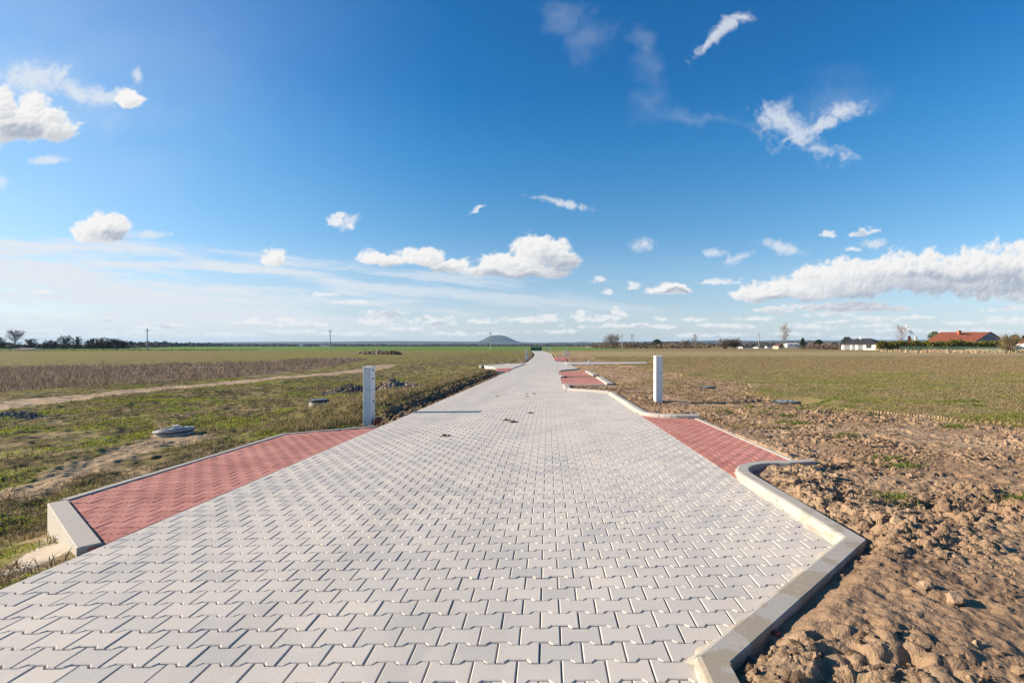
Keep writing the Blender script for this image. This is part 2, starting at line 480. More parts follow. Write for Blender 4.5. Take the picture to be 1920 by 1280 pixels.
b1 = A((1055, 722.5), (1138, 722), (1118, 708), (1051, 708.5))
b2 = A((1050, 705.2), (1112, 705), (1097, 696.7), (1047, 696.7))
b3 = A((1040.5, 676.5), (1063, 676), (1059, 670), (1038, 670))
kN = at(1059, 731.5)
far_r = A((1047, 695.5), (1085, 692), (1072, 684), (1063, 679.5), (1042, 677), (1038, 669.5), (1034, 662.7), (1017.5, 657.6))
far_l = A((997, 657.6), (1003.5, 663), (1000, 669), (988, 679), (976, 682), (958, 691), (941, 702))
right_edge = [(.60, -1.6), (.62, 2.16), (2.08, 3.52), (XR, 5.2), (XR, 17.5), (b1[0][0] + .02, kN[1]), (b1[0][0], b1[0][1]), (b1[3][0], b1[3][1]),
              (b2[0][0], b2[0][1]), (b2[3][0], b2[3][1])]
grey_poly = [(XL, -1.6)] + [(x, y) for x, y in right_edge] + far_r + far_l + [(XL, 33.5)]
RB = [(XL, 3.72), (-4.72, 4.86), (-4.74, 9.0), (XL, 9.78)]              # red bay, left
RR = [(XR, 5.25), (2.62, 6.0), (3.12, 6.12), (3.12, 10.55), (2.5, 10.75), (XR, 11.3)]   # red bay, right
side_l = A((902, 685), (945, 682.6), (985, 682), (962, 690.5), (928, 690))
side_r = A((1063, 684), (1214, 681.4), (1210, 678.6), (1058, 679))
red_l2 = A((930, 697.2), (952, 696.8), (962, 690.6), (932, 691))
PAVED = [grey_poly, RB, RR, b1, b2, b3, side_l, side_r, red_l2]


def pip(x, y, poly):
    inside = np.zeros(x.shape, bool); n = len(poly)
    for i in range(n):
        x1, y1 = poly[i]; x2, y2 = poly[(i + 1) % n]
        if y1 == y2: continue
        cnd = (y1 > y) != (y2 > y)
        inside ^= cnd & (x < (x2 - x1) * (y - y1) / (y2 - y1) + x1)
    return inside


def pdist(x, y, poly, closed=True):
    d = np.full(x.shape, 1e9); n = len(poly)
    for i in range(n if closed else n - 1):
        x1, y1 = poly[i]; x2, y2 = poly[(i + 1) % n]
        dx, dy = x2 - x1, y2 - y1
        t = np.clip(((x - x1) * dx + (y - y1) * dy) / (dx * dx + dy * dy + 1e-12), 0, 1)
        d = np.minimum(d, np.hypot(x - x1 - t * dx, y - y1 - t * dy))
    return d


def paved_sd(x, y):
    """signed distance to the paved area: negative inside"""
    sd = np.full(x.shape, 1e9)
    for p in PAVED:
        d = pdist(x, y, p)
        sd = np.minimum(sd, np.where(pip(x, y, p), -d, d))
    return sd


# ------------------------------------------------------------------ ground
def lines(lo, hi, flo, fhi, step, grow, inner):
    mid = list(np.arange(flo, fhi + 1e-6, step))
    def out(start, end, sgn):
        r_ = []; v = start; s_ = step
        while (v < end) if sgn > 0 else (v > end):
            s_ *= grow if abs(v - start) > inner else 1.012
            v += sgn * s_; r_.append(v)
        return r_
    return np.array(out(flo, lo, -1)[::-1] + mid + out(fhi, hi, 1))


def steps(lo, hi, start, zones, grow):
    """grid lines whose spacing follows the zones [(from, to, step)] and widens outside them"""
    def st(v, cur):
        for a, b_, s_ in zones:
            if a <= v < b_: return s_
        return cur * grow
    out = [start]; v = start; c_ = zones[0][2]
    while v < hi: c_ = st(v, c_); v += c_; out.append(v)
    neg = []; v = start; c_ = zones[0][2]
    while v > lo: c_ = st(v - 1e-6, c_); v -= c_; neg.append(v)
    return np.array(neg[::-1] + out)


gx = steps(-9000, 9000, 0.0, [(.55, 3.6, .0112), (3.6, 5.4, .018), (5.4, 8, .03), (-.9, .55, .12), (-3.2, -.9, .12), (-7.5, -3.2, .034), (8, 16, .06), (-16, -7.5, .06)], 1.035)
gy = steps(-40, 9500, .9, [(.9, 4.0, .0112), (4.0, 6.0, .018), (6.0, 10.5, .03), (10.5, 16, .05), (16, 24, .09)], 1.022)
TRACK = A((-300, 800), (0, 757), (120, 744), (250, 731), (400, 718), (560, 704), (690, 692.5), (728, 684.5), (738, 678), dz=-.3)
WEEDS = A((-500, 770), (0, 729), (250, 719), (430, 707), (590, 690), (690, 676), (650, 671), (430, 682), (200, 687), (0, 689), (-500, 690), dz=-.25)
DIRT = [(.5, -30), (.5, 12), (.5, 30)] + A((1050, 697), (1040, 668), (1060, 664), (1100, 667), (1125, 678), (1165, 686), (1225, 694), (1262, 704), (1330, 714), (1400, 722), (1425, 745), (1500, 764), (1600, 778), (1750, 792), (1920, 806), (2300, 850), dz=-.05) + [(14, -30)]
SANDY = A((-60, 935), (60, 905), (160, 878), (270, 835), (300, 800), (370, 815), (420, 830), (330, 845), (220, 880), (150, 905), (40, 940), dz=-.3)
SPILL = A((10, 1105), (152, 1055), (128, 985), (96, 1000), (40, 1045), dz=-.2)


def base_h(x, y):
    """smooth ground height without the fine lumps"""
    z = zr(y) + .01 * np.clip(x, -6, 6) * (1 - sst(y, 30, 60))
    left = sst(-x, 3.3, 4.2 + 1.0 * (1 - sst(y, 4.5, 6.5)))
    bank = sst(-x, 3.95, 4.5) * sst(y, 12.5, 14) * (1 - sst(-x, 5.2, 9))
    z = z - left * (.27 - .09 * (1 - sst(-x, 6, 12)) * sst(y, 5.5, 8.5) * sst(-x, 4.7, 5.2)) * (1 - sst(y, 40, 90)) + bank * .24 * (1 - sst(y, 36, 50)) - .02
    z = z - .03 * sst(-x, 6, 20) * (1 - sst(y, 60, 150))
    z = z + sst(x, .5, 1.0) * .06 + sst(x, 2, 7) * .03
    z = z - 1.0 * sst(np.hypot(x, y), 700, 3000)
    return z


def ground_h(x, y, full=True):
    z = base_h(x, y)
    r_ = np.hypot(x, y)
    dirt = pip(x, y, DIRT)
    dd = np.where(dirt, 1.0, 0.0)
    lump = fbm(x / 1.6, y / 1.6, 3, 3) * .11
    rid = (1 - np.abs(fbm(x / .55, y / .55, 21, 3)) * 4.2) * .026
    mid = fbm(x / .30, y / .30, 31, 4) * .062
    fine = fbm(x / .07, y / .07, 41, 3) * .040
    def crumbs_(sz, hh, sd_):
        cx_, cy_ = np.floor(x / sz), np.floor(y / sz); best = np.zeros(x.shape)
        for ox in (-1, 0, 1):
            for oy in (-1, 0, 1):
                ix, iy = cx_ + ox, cy_ + oy
                px_, py_ = (ix + _h(ix, iy, sd_)) * sz, (iy + _h(ix, iy, sd_ + 1)) * sz
                rr_ = sz * (.18 + .5 * _h(ix, iy, sd_ + 2) ** 2)
                an = .6 + .8 * _h(ix, iy, sd_ + 3)
                d2 = ((x - px_) / rr_) ** 2 * an + ((y - py_) / rr_) ** 2 / an
                best = np.maximum(best, np.sqrt(np.clip(1 - d2, 0, 1)) * rr_ * hh)
        return best
    wx, wy = x + fbm(x / .05, y / .05, 43, 2) * .03, y + fbm(x / .05, y / .05, 44, 2) * .03
    x, y, x0_, y0_ = wx, wy, x, y
    crumb = crumbs_(.17, .30, 300) * .8 + crumbs_(.075, .85, 310)
    x, y = x0_, y0_
    crumb = crumb * np.clip(.42 + 3.6 * fbm(x / .7, y / .7, 47, 3), .06, 1.2) * (1 - sst(y, 9, 16))
    rough = np.clip(.55 + 1.7 * fbm(x / 2.2, y / 2.2, 51, 2), .18, 1.25)
    crk = np.exp(-(fbm(x / .16 + wx * .0, y / .13, 49, 4) / .030) ** 2) * np.clip(.3 + 3 * fbm(x / .9 + 9, y / .9, 48, 3), 0, 1)
    zd = .6 * -crk * .022 * (1 - sst(y, 9, 16)) + lump * .7 - .03 + (rid * .8 + mid * .85) * rough + fine * (.35 + rough) + crumb
    zd = zd - sst(fbm(x / .40 + 7, y / .26, 61, 4), .10, .22) * .07 * np.clip(rough + .2, 0, 1.2)
    lg = fbm(x / 2.6, y / 2.6, 71, 3) * .17 + fbm(x / .6, y / .6, 81, 3) * .13 + fbm(x / .16, y / .16, 91, 3) * .065
    near = 1 - sst(r_, 60, 260)
    nl = sst(paved_sd_c(x, y), 0.0, .5)
    zd = zd * (.55 + .45 * sst(y, 1.7, 3.6))
    z = z + (dd * zd * (.35 + .65 * nl) + (1 - dd) * lg * (.25 + .75 * nl) * np.where(x > 0, .45, 1.0)) * near
    return z, dd


_sd_cache = {}
def paved_sd_c(x, y):
    sd = np.full(x.shape, 50.0)
    k = (x > -30) & (x < 30) & (y < 260)
    sd[k] = paved_sd(x[k], y[k])
    return sd


XX, YY = np.meshgrid(gx, gy)
xf, yf = XX.ravel(), YY.ravel()
sd = paved_sd_c(xf, yf)
zf, dirt_m = ground_h(xf, yf)
trd = pdist(xf, yf, TRACK, False)
track_m = 1 - sst(trd, 1.0, 1.7) * 1.0
track_m = track_m * (1 - .6 * sst(yf, 50, 68))
zf = zf - track_m * .06
# trench beside the near kerb, and everything under the paving lowered out of the way
zf = zf + .075 * sst(sd, .15, .32) * (1 - sst(sd, .5, 1.4)) * (1 - sst(yf, 4.5, 7)) * (xf > 0)
marg = .03 + np.clip(yf - 20, 0, 100) * .004
zf = np.where(sd < .045 + np.where(yf > 20, marg, 0), np.minimum(zf, surf(xf, yf) - .16 - np.where(yf > 45, .1, 0)), zf)
zf = np.where((sd >= .045) & (sd < .7) & (yf > 9.5), np.minimum(zf, surf(xf, yf) - .035 - np.where(xf < 0, .03, 0.0) + .05 * sst(sd, .1, .7)), zf)


def soft(poly, w):
    k = np.zeros(xf.shape)
    d = pdist(xf, yf, poly)
    return np.where(pip(xf, yf, poly), sst(d, -w, w), sst(-d, -w, w))


PADS = [(1475, 763, 14.0, .6), (1328, 731, 19.8, .5), (327, 813, 10.6, .5), (598, 761, 16.2, .5), (693, 799, 12.3, .35), (1235, 748, 13.75, .5)]
for px_, py_, Yd_, r_ in PADS:
    cx_, cz_ = (px_ - CX) / F * Yd_, (HZ - py_) / F * Yd_ + H
    w_ = (1 - sst(np.hypot(xf - cx_, yf - Yd_), r_ * .8, r_ * 2.2)) * (sd > .02)
    zf = zf * (1 - w_) + np.minimum(zf, cz_ + .02 * fbm(xf / .12, yf / .12, 77, 2)) * w_ * .5 + (cz_ + .04 * fbm(xf / .15, yf / .15, 78, 2)) * w_ * .5
dirt_s = soft(DIRT, 2.2)
weed_s = soft(WEEDS, 2.0)
sand_s = soft(SANDY, .5)
spill_s = soft(SPILL, .30)
zf = zf * (1 - spill_s * .85) + (base_h(xf, yf) - .035 + .02 * fbm(xf / .3, yf / .3, 79, 2)) * spill_s * .85
nx, ny = len(gx), len(gy)
ii, jj = np.meshgrid(np.arange(nx - 1), np.arange(ny - 1))
q0 = (jj * nx + ii).ravel()
quads = np.column_stack([q0, q0 + 1, q0 + nx + 1, q0 + nx])


def ground_mat():
    m_ = bpy.data.materials.new('field_ground'); m_.use_nodes = True
    t = m_.node_tree; t.nodes.clear(); q = G(t)
    b = q.n('ShaderNodeBsdfPrincipled'); o = q.n('ShaderNodeOutputMaterial'); t.links.new(b.outputs[0], o.inputs[0])
    pos = q.n('ShaderNodeNewGeometry').outputs['Position']
    sp = q.n('ShaderNodeSeparateXYZ'); q.put(sp.inputs[0], pos)
    x, y = sp.outputs[0], sp.outputs[1]
    n_big = q.noise(pos, .07, 5, .6); n_med = q.noise(pos, .55, 6, .62); n_sm = q.noise(pos, 3.2, 6, .65); n_fine = q.noise(pos, 22, 5, .7); n_grit = q.noise(pos, 95, 4, .7)
    # left verge: green, olive and dead brown patches
    lf = q.mix(q.ss(n_sm, .38, .62), (.085, .064, .034), (.20, .165, .062))
    lf = q.mix(q.m('MULTIPLY', q.ss(n_med, .46, .60), q.ss(n_fine, .32, .60)), lf, (.235, .245, .034))
    lf = q.mix(q.m('MULTIPLY', q.ss(q.noise(pos, 1.1, 5, .65, dist=.4), .50, .62), .85), lf, (.31, .225, .135))
    # mown field on the right: straw and olive bands
    rf = q.mix(q.ss(n_med, .36, .66), (.205, .155, .068), (.285, .215, .108))
    rf = q.mix(q.m('MULTIPLY', q.ss(n_big, .50, .70), .6), rf, (.165, .150, .050))
    rf = q.mix(q.m('MULTIPLY', q.ss(n_sm, .55, .72), .7), rf, (.12, .10, .045))
    rf = q.mix(q.m('MULTIPLY', q.ss(n_fine, .45, .75), .5), rf, (.33, .26, .14))
    str_ = q.noise(q.vm('MULTIPLY', pos, (.10, .55, .5)), 1.0, 6, .62)
    rf = q.mix(q.m('MULTIPLY', q.ss(str_, .54, .68), .75), rf, (.36, .275, .15))
    rf = q.mix(q.m('MULTIPLY', q.ss(str_, .46, .34), .65), rf, (.15, .125, .042))
    rf = q.mix(q.m('MULTIPLY', q.m('MULTIPLY', q.ss(y, 95, 110), q.ss(y, 170, 140)), .65), rf, (.36, .28, .14))
    rf = q.mix(q.m('MULTIPLY', q.m('MULTIPLY', q.ss(y, 32, 22), q.ss(n_med, .47, .58)), .75), rf, (.12, .135, .035))
    col = q.mix(q.ss(x, -3, 3), lf, rf)
    # far: olive plain, then bright young crop
    col = q.mix(q.m('MULTIPLY', q.ss(y, 55, 100), q.ss(x, 0, -6)), col, q.mix(q.ss(q.noise(pos, .035, 5, .6), .4, .6), (.205, .155, .070), (.185, .180, .042)))
    fg = q.mix(q.ss(q.noise(pos, .004, 4, .6), .4, .6), (.105, .185, .034), (.135, .215, .046))
    col = q.mix(q.m('MULTIPLY', q.ss(y, 178, 205), q.ss(x, 55, 20)), col, fg)
    col = q.mix(q.m('MULTIPLY', q.ss(y, 600, 900), .7), col, (.09, .10, .05))
    # zones
    def zone(a, n, amp): return q.ss(q.m('ADD', q.attr(a).outputs['Fac'], q.m('MULTIPLY', q.m('SUBTRACT', n, .5), amp)), .42, .58)
    col = q.mix(zone('weed', n_med, .7), col, q.mix(n_fine, (.15, .11, .08), (.25, .19, .145)))
    sandc = q.mix(n_sm, (.43, .32, .20), (.36, .25, .155))
    col = q.mix(q.m('MULTIPLY', zone('sand', n_sm, 1.6), .9), col, sandc)
    dc = q.mix(q.ss(n_med, .35, .65), (.255, .168, .106), (.35, .245, .158))
    dc = q.mix(q.m('MULTIPLY', q.ss(n_sm, .52, .68), .75), dc, (.155, .106, .072))
    dc = q.mix(q.m('MULTIPLY', q.ss(n_fine, .50, .72), .55), dc, (.165, .105, .066))
    moist = q.m('MULTIPLY', q.ss(q.noise(pos, 1.5, 6, .7, dist=.5), .54, .64), q.ss(n_fine, .38, .58))
    dc = q.mix(q.m('MULTIPLY', moist, .85), dc, (.085, .060, .043))
    dc = q.mix(q.m('MULTIPLY', q.ss(n_grit, .55, .75), .35), dc, (.40, .305, .21))
    col = q.mix(zone('dirt', q.noise(pos, .9, 6, .66), 1.5), col, dc)
    gp = q.m('MULTIPLY', q.m('MULTIPLY', q.ss(q.noise(pos, .8, 5, .7), .61, .68), q.ss(y, 4.5, 7)), .8)
    col = q.mix(q.m('MULTIPLY', gp, q.ss(x, 2.5, 4.5)), col, (.115, .125, .035))
    # bare dark shoulder along the left edge of the road
    shd = q.m('MULTIPLY', q.m('MULTIPLY', q.ss(x, -4.6, -4.2), q.ss(x, -2.9, -3.1)), q.m('ADD', q.ss(y, 9.3, 10.2), q.ss(y, 3.9, 3.5)))
    col = q.mix(q.m('MULTIPLY', shd, .9), col, q.mix(n_sm, (.24, .18, .125), (.15, .11, .075)))
    col = q.mix(zone('track', n_med, .35), col, q.mix(q.ss(n_sm, .35, .7), (.46, .335, .225), (.38, .27, .175)))
    col = q.mix(zone('spill', n_sm, .9), col, q.mix(n_fine, (.56, .48, .385), (.46, .39, .31)))
    q.put(b.inputs['Base Color'], col)
    b.inputs['Roughness'].default_value = .95; b.inputs['Specular IOR Level'].default_value = .1
    bp = q.n('ShaderNodeBump'); bp.inputs['Strength'].default_value = .8; bp.inputs['Distance'].default_value = .03
    hgt = q.m('ADD', q.m('MULTIPLY', n_fine, .7), q.m('MULTIPLY', n_grit, .25))
    hgt = q.m('ADD', hgt, q.m('MULTIPLY', n_sm, q.lin(y, 8, 60, .8, 8.0)))
    q.put(bp.inputs['Height'], hgt); t.links.new(bp.outputs[0], b.inputs['Normal'])
    return m_


M_ground = ground_mat()
ground = tri_mesh('ground', np.column_stack([xf, yf, zf]), quads, M_ground, smooth=False,
                  attrs=dict(dirt=dirt_s, weed=weed_s, sand=sand_s, spill=spill_s, track=track_m))
tag(ground, kind='structure')


def hgt_at(x, y):
    """height of the ground mesh at a plan point (bilinear)"""
    x = np.atleast_1d(np.asarray(x, float)); y = np.atleast_1d(np.asarray(y, float))
    i = np.clip(np.searchsorted(gx, x) - 1, 0, nx - 2); j = np.clip(np.searchsorted(gy, y) - 1, 0, ny - 2)
    u = (x - gx[i]) / (gx[i + 1] - gx[i]); v = (y - gy[j]) / (gy[j + 1] - gy[j])
    Z = zf.reshape(ny, nx)
    return (Z[j, i] * (1 - u) + Z[j, i + 1] * u) * (1 - v) + (Z[j + 1, i] * (1 - u) + Z[j + 1, i + 1] * u) * v


# ------------------------------------------------------------------ paving stones
LX, PIT, GAP, CH = .2, .1425, .0062, .0042
HW, HN = .0825, .06
BONE = [(-.1, -HW), (-.06, -HW), (-.04, -HN), (.04, -HN), (.06, -HW), (.1, -HW), (.1, HW), (.06, HW), (.04, HN), (-.04, HN), (-.06, HW), (-.1, HW)]


def inset(poly, d):
    p = np.array(poly, float); n = len(p); out = np.zeros_like(p)
    e = np.roll(p, -1, 0) - p
    e /= np.linalg.norm(e, axis=1)[:, None] + 1e-12
    nrm = np.column_stack([-e[:, 1], e[:, 0]])                   # inward for counter-clockwise
    for i in range(n):
        a, b_ = nrm[i - 1], nrm[i]
        s_ = a + b_; l = max(1 + a @ b_, .35)
        out[i] = p[i] + s_ / l * d
    return out


def clip_x(poly, lim, keep_less):
    out = []; n = len(poly)
    for i in range(n):
        a, b_ = poly[i], poly[(i + 1) % n]
        ia = a[0] <= lim if keep_less else a[0] >= lim
        ib = b_[0] <= lim if keep_less else b_[0] >= lim
        if ia: out.append(a)
        if ia != ib:
            t_ = (lim - a[0]) / (b_[0] - a[0]); out.append((lim, a[1] + t_ * (b_[1] - a[1])))
    r_ = []
    for p in out:
        if not r_ or math.hypot(p[0] - r_[-1][0], p[1] - r_[-1][1]) > .004: r_.append(p)
    if len(r_) > 2 and math.hypot(r_[0][0] - r_[-1][0], r_[0][1] - r_[-1][1]) < .004: r_.pop()
    return r_


def lay(name, y0, y1, xlo, xhi, material, deep=16.0):
    """pave between the plan lines xlo(y) and xhi(y) with interlocking bone-shaped stones"""
    V, L, S, T, RN = [], [], [], [], []
    nv = nl_ = 0
    k0, k1 = int(math.floor(y0 / PIT)), int(math.ceil(y1 / PIT))
    for k in range(k0, k1 + 1):
        yc = k * PIT + .05
        if yc < y0 - .07 or yc > y1 + .07: continue
        a, b_ = xlo(yc), xhi(yc)
        if b_ - a < .03: continue
        off = .1 if k % 2 else 0.0
        m0, m1 = int(math.floor((a - XL - off) / LX)) - 1, int(math.ceil((b_ - XL - off) / LX)) + 1
        for m in range(m0, m1 + 1):
            xc = XL + off + m * LX
            if xc - .1 >= b_ - .012 or xc + .1 <= a + .012: continue
            poly = BONE
            if xc - .1 < a - .001: poly = clip_x(poly, a - xc, False)
            if xc + .1 > b_ + .001: poly = clip_x(poly, b_ - xc, True)
            if len(poly) < 3: continue
            p0 = inset(poly, GAP / 2); p1 = inset(poly, GAP / 2 + CH)
            n = len(p0)
            h_ = random.gauss(0, .0009); tx, ty = random.gauss(0, .006), random.gauss(0, .006)
            rings = [(p0, -CH), (p1, 0.0)]
            if yc < deep: rings = [(p0, -.03)] + rings
            for pr, dz in rings:
                X_ = pr[:, 0] + xc; Y_ = pr[:, 1] + yc
                V.append(np.column_stack([X_, Y_, surf(X_, Y_) + dz + h_ + tx * pr[:, 0] + ty * pr[:, 1]]))
            for r_ in range(len(rings) - 1):
                for i in range(n):
                    j = (i + 1) % n
                    L.extend((nv + r_ * n + i, nv + r_ * n + j, nv + (r_ + 1) * n + j, nv + (r_ + 1) * n + i)); S.append(nl_); T.append(4); nl_ += 4
            L.extend(range(nv + (len(rings) - 1) * n, nv + len(rings) * n)); S.append(nl_); T.append(n); nl_ += n
            RN.append(np.full(n * len(rings), min(1, max(0, random.gauss(.45, .34)))))
            nv += n * len(rings)
    o = fast_mesh(name, np.vstack(V), L, S, T, material, attrs=dict(rnd=np.concatenate(RN)))
    return tag(o, kind='structure')


re_y = np.array([p[1] for p in right_edge]); re_x = np.array([p[0] for p in right_edge])


def xr_grey(y):
    v = float(np.interp(y, re_y, re_x))
    return v + (.07 if (y < 5.2 or 11.3 < y < 18.9) else 0.0)


lay('road_paving', -.4, Y_P, lambda y: XL, xr_grey, M_grey)
lay('red_paving', 3.72, 9.78, lambda y: float(np.interp(y, [3.72, 4.86, 9.0, 9.78], [XL - .05, -4.78, -4.74, XL])), lambda y: XL, M_red)
lay('red_paving', 5.25, 11.3, lambda y: XR, lambda y: float(np.interp(y, [5.2, 5.6, 6.0, 6.12, 10.55, 10.75, 11.3], [XR + .02, 2.3, 2.7, 3.12, 3.12, 2.6, XR])), M_red)
for bq in (b1, b2):
    yy = [bq[0][1], bq[3][1]]
    lay('red_paving', yy[0], yy[1], lambda y: float(np.interp(y, yy, [bq[0][0], bq[3][0]])), lambda y: float(np.interp(y, yy, [bq[1][0], bq[2][0]])), M_red)


def sheet(name, poly, dz, material, step=.5, thick=0.0, zfun=None, attrs=True):
    """flat surface following the road's slope, cut to a plan outline; optional skirt"""
    bm = bmesh.new()
    vs = [bm.verts.new((x, y, 0)) for x, y in poly]
    f = bm.faces.new(vs)
    if f.normal.z < 0: f.normal_flip()
    ys = [p[1] for p in poly]; xs = [p[0] for p in poly]
    for lo, hi, ax in ((min(ys), max(ys), 1), (min(xs), max(xs), 0)):
        v = lo + step
        while v < hi:
            no = (0, 1, 0) if ax else (1, 0, 0); co = (0, v, 0) if ax else (v, 0, 0)
            bmesh.ops.bisect_plane(bm, geom=bm.verts[:] + bm.edges[:] + bm.faces[:], plane_co=co, plane_no=no)
            v += step
    bmesh.ops.triangulate(bm, faces=[f_ for f_ in bm.faces if len(f_.verts) > 4])
    if thick:
        be = [e for e in bm.edges if e.is_boundary]
        r_ = bmesh.ops.extrude_edge_only(bm, edges=be)
        low = {v for v in r_['geom'] if isinstance(v, bmesh.types.BMVert)}
    else: low = set()
    for v in bm.verts:
        z = float(surf(v.co.x, v.co.y)) + dz
        if zfun: z += float(zfun(v.co.x, v.co.y))
        v.co.z = z - (thick if v in low else 0)
    bmesh.ops.recalc_face_normals(bm, faces=bm.faces[:])
    if sum(f_.normal.z for f_ in bm.faces) < 0: bmesh.ops.reverse_faces(bm, faces=bm.faces[:])
    me = bpy.data.meshes.new(name); bm.to_mesh(me); bm.free()
    if attrs:
        a = me.attributes.new('rnd', 'FLOAT', 'POINT'); a.data.foreach_set('value', [.5] * len(me.vertices))
    me.materials.append(material)
    return tag(link(name, me), kind='structure')


near_poly = [(XL + .004, -.5)] + [(.62, -.5)] + [(x - .0, y) for x, y in right_edge[1:]] + [(XL + .004, 33.6)]


def joint_fill(x, y):
    a = np.exp(-((x + 2.05) / .75) ** 2 - ((y - 3.35) / .62) ** 2) + .8 * np.exp(-((x + 1.5) / .5) ** 2 - ((y - 2.7) / .45) ** 2)
    return .0055 * min(1, a * 1.4 + .8 * max(0, float(fbm(np.array(x / .9), np.array(y / .9), 97, 3)) * 2.5))


joint = sheet('joint_sand', near_poly, -.0105, M_joint, .16, zfun=joint_fill, attrs=False)
for q_ in (RB, RR, b1, b2): sheet('joint_sand', q_, -.0125, M_joint, .5, attrs=False)
# the road beyond the single stones
i0 = len(right_edge)
far_poly = [(XL, 33.5), (b2[3][0], max(b2[3][1], 33.5))] + far_r + far_l
yj = Y_P + .07
def cut_above(poly, ylim):
    out = []; n = len(poly)
    for i in range(n):
        a, b_ = poly[i], poly[(i + 1) % n]
        ia, ib = a[1] >= ylim, b_[1] >= ylim
        if ia: out.append(a)
        if ia != ib:
            t_ = (ylim - a[1]) / (b_[1] - a[1]); out.append((a[0] + t_ * (b_[0] - a[0]), ylim))
    return out
M_greyfar = paver_mat('grey_paving_far', (.46, .428, .385), (.43, .405, .375), (.49, .452, .405))
sheet('road_paving', cut_above(grey_poly, yj), .0, M_greyfar, 4.0, .12)
M_redfar = paver_mat('red_paving_far', (.40, .14, .125), (.36, .12, .105), (.43, .17, .15))
sheet('red_paving', b3, .03, M_redfar, 4.0, .2)
sheet('red_paving', red_l2, .03, M_redfar, 4.0, .3)
sheet('side_street', side_l, .06, M_greyfar, 4.0, .45)
sheet('side_street', side_r, .05, M_greyfar, 4.0, .25)


# ------------------------------------------------------------------ kerbs
def kerb(name, path, w=.14, h=.075, depth=.35, side=1, stone=1.0, wet=0.0, ch=.028, y_gap=.008, cuts=()):
    """kerb stones swept along the inner (road side) line; side=+1: body lies to the right of the walking direction"""
    P_ = np.array(path, float)
    seg = np.hypot(*(P_[1:] - P_[:-1]).T); S_ = np.concatenate([[0], np.cumsum(seg)]); Ltot = S_[-1]
    def pt(s_): return np.array([np.interp(s_, S_, P_[:, 0]), np.interp(s_, S_, P_[:, 1])])
    def nrm(s_):
        acc = np.zeros(2)
        for ds in (-.012, .012):
            s2 = min(max(s_ + ds, 0.0005), Ltot - .0005)
            i = min(np.searchsorted(S_, s2) - 1, len(seg) - 1); i = max(i, 0)
            e = (P_[i + 1] - P_[i]) / seg[i]
            acc += np.array([e[1], -e[0]]) * side
        l = np.linalg.norm(acc); n_ = acc / l
        return n_ * (1 / max(l / 2, .6))
    prof = [(0, -depth), (0, h - ch), (ch * .3, h - ch * .3), (ch, h), (w - .006, h), (w, h - .006), (w, -depth)]
    V, Fc, RN, WT_ = [], [], [], []
    knots = [0.0] + [float(S_[i]) for i in cuts] + [float(Ltot)]
    ends = []
    for ka, kb in zip(knots[:-1], knots[1:]):
        nst = max(1, round((kb - ka) / stone))
        ends += [(ka + (kb - ka) * i / nst, ka + (kb - ka) * (i + 1) / nst) for i in range(nst)]
    for s0, s1 in ends:
        s0, s1 = s0 + y_gap / 2, s1 - y_gap / 2
        st_ = sorted({s0, s1} | {float(s_) for s_ in S_ if s0 + .01 < s_ < s1 - .01})
        base = len(V); rr = random.random(); dzk = random.gauss(0, .002)
        for s_ in st_:
            c_, n_ = pt(s_), nrm(s_)
            for o_, z in prof:
                x, y = c_ + n_ * o_
                V.append((x, y, float(surf(*c_)) + z + dzk)); RN.append(rr); WT_.append(wet if y < 3.56 else wet * .3)
        m = len(prof)
        for i in range(len(st_) - 1):
            for j in range(m - 1):
                q4 = (base + i * m + j, base + (i + 1) * m + j, base + (i + 1) * m + j + 1, base + i * m + j + 1)
                Fc.append(q4 if side < 0 else q4[::-1])
        e0 = tuple(base + j for j in range(m)); e1 = tuple(base + (len(st_) - 1) * m + j for j in range(m))
        Fc.append(e0 if side < 0 else e0[::-1]); Fc.append(e1[::-1] if side < 0 else e1)
    o = new_mesh(name, V, Fc, M_kerb)
    bm = bmesh.new(); bm.from_mesh(o.data); bmesh.ops.recalc_face_normals(bm, faces=bm.faces[:]); bm.to_mesh(o.data); bm.free()
    a = o.data.attributes.new('rnd', 'FLOAT', 'POINT'); a.data.foreach_set('value', RN)
    a = o.data.attributes.new('wet', 'FLOAT', 'POINT'); a.data.foreach_set('value', WT_)
    return tag(o, kind='structure')


def arc(cx, cy, r_, a0, a1, n=10):
    return [(cx + r_ * math.cos(R(a0 + (a1 - a0) * i / n)), cy + r_ * math.sin(R(a0 + (a1 - a0) * i / n))) for i in range(n + 1)]


# right: bay end swings into the straight, then the corner and the diagonal towards the viewer
kerb('kerb', [(3.22, 6.16)] + arc(2.75, 5.45, .65, 78, 180, 9) + [(XR, 5.2), (XR, 3.55), (.64, 2.18), (.61, 1.0)], side=-1, wet=1.0, stone=.95, cuts=(9, 12, 13))
# right: far side of the red bay and on to the narrowing
kerb('kerb', [(XR + .03, 17.55), (XR + .01, 11.5)] + arc(2.86, 11.42, .75, 180, 262, 8) + [(3.24, 10.64)], side=-1, stone=.9)
kerb('kerb', [(b1[0][0] + .05, kN[1] - .02), (XR + .03, 17.6)], side=-1, h=.085)
kerb('kerb', [(b1[0][0] + .005, b1[0][1] - .02), (b1[0][0] + .02, kN[1] - .03)], side=-1, w=.22, h=.09)
kerb('kerb', [b1[2], b1[1]], side=-1, w=.30, h=.09)
kerb('kerb', [b2[2], b2[1]], side=-1, w=.30, h=.09)
kerb('kerb', [(b1[3][0], b1[3][1]), (b2[0][0], b2[0][1])], side=1, w=.2, h=.09)
kerb('kerb', [b1[1], b1[0]], side=1, w=.09, h=.03)
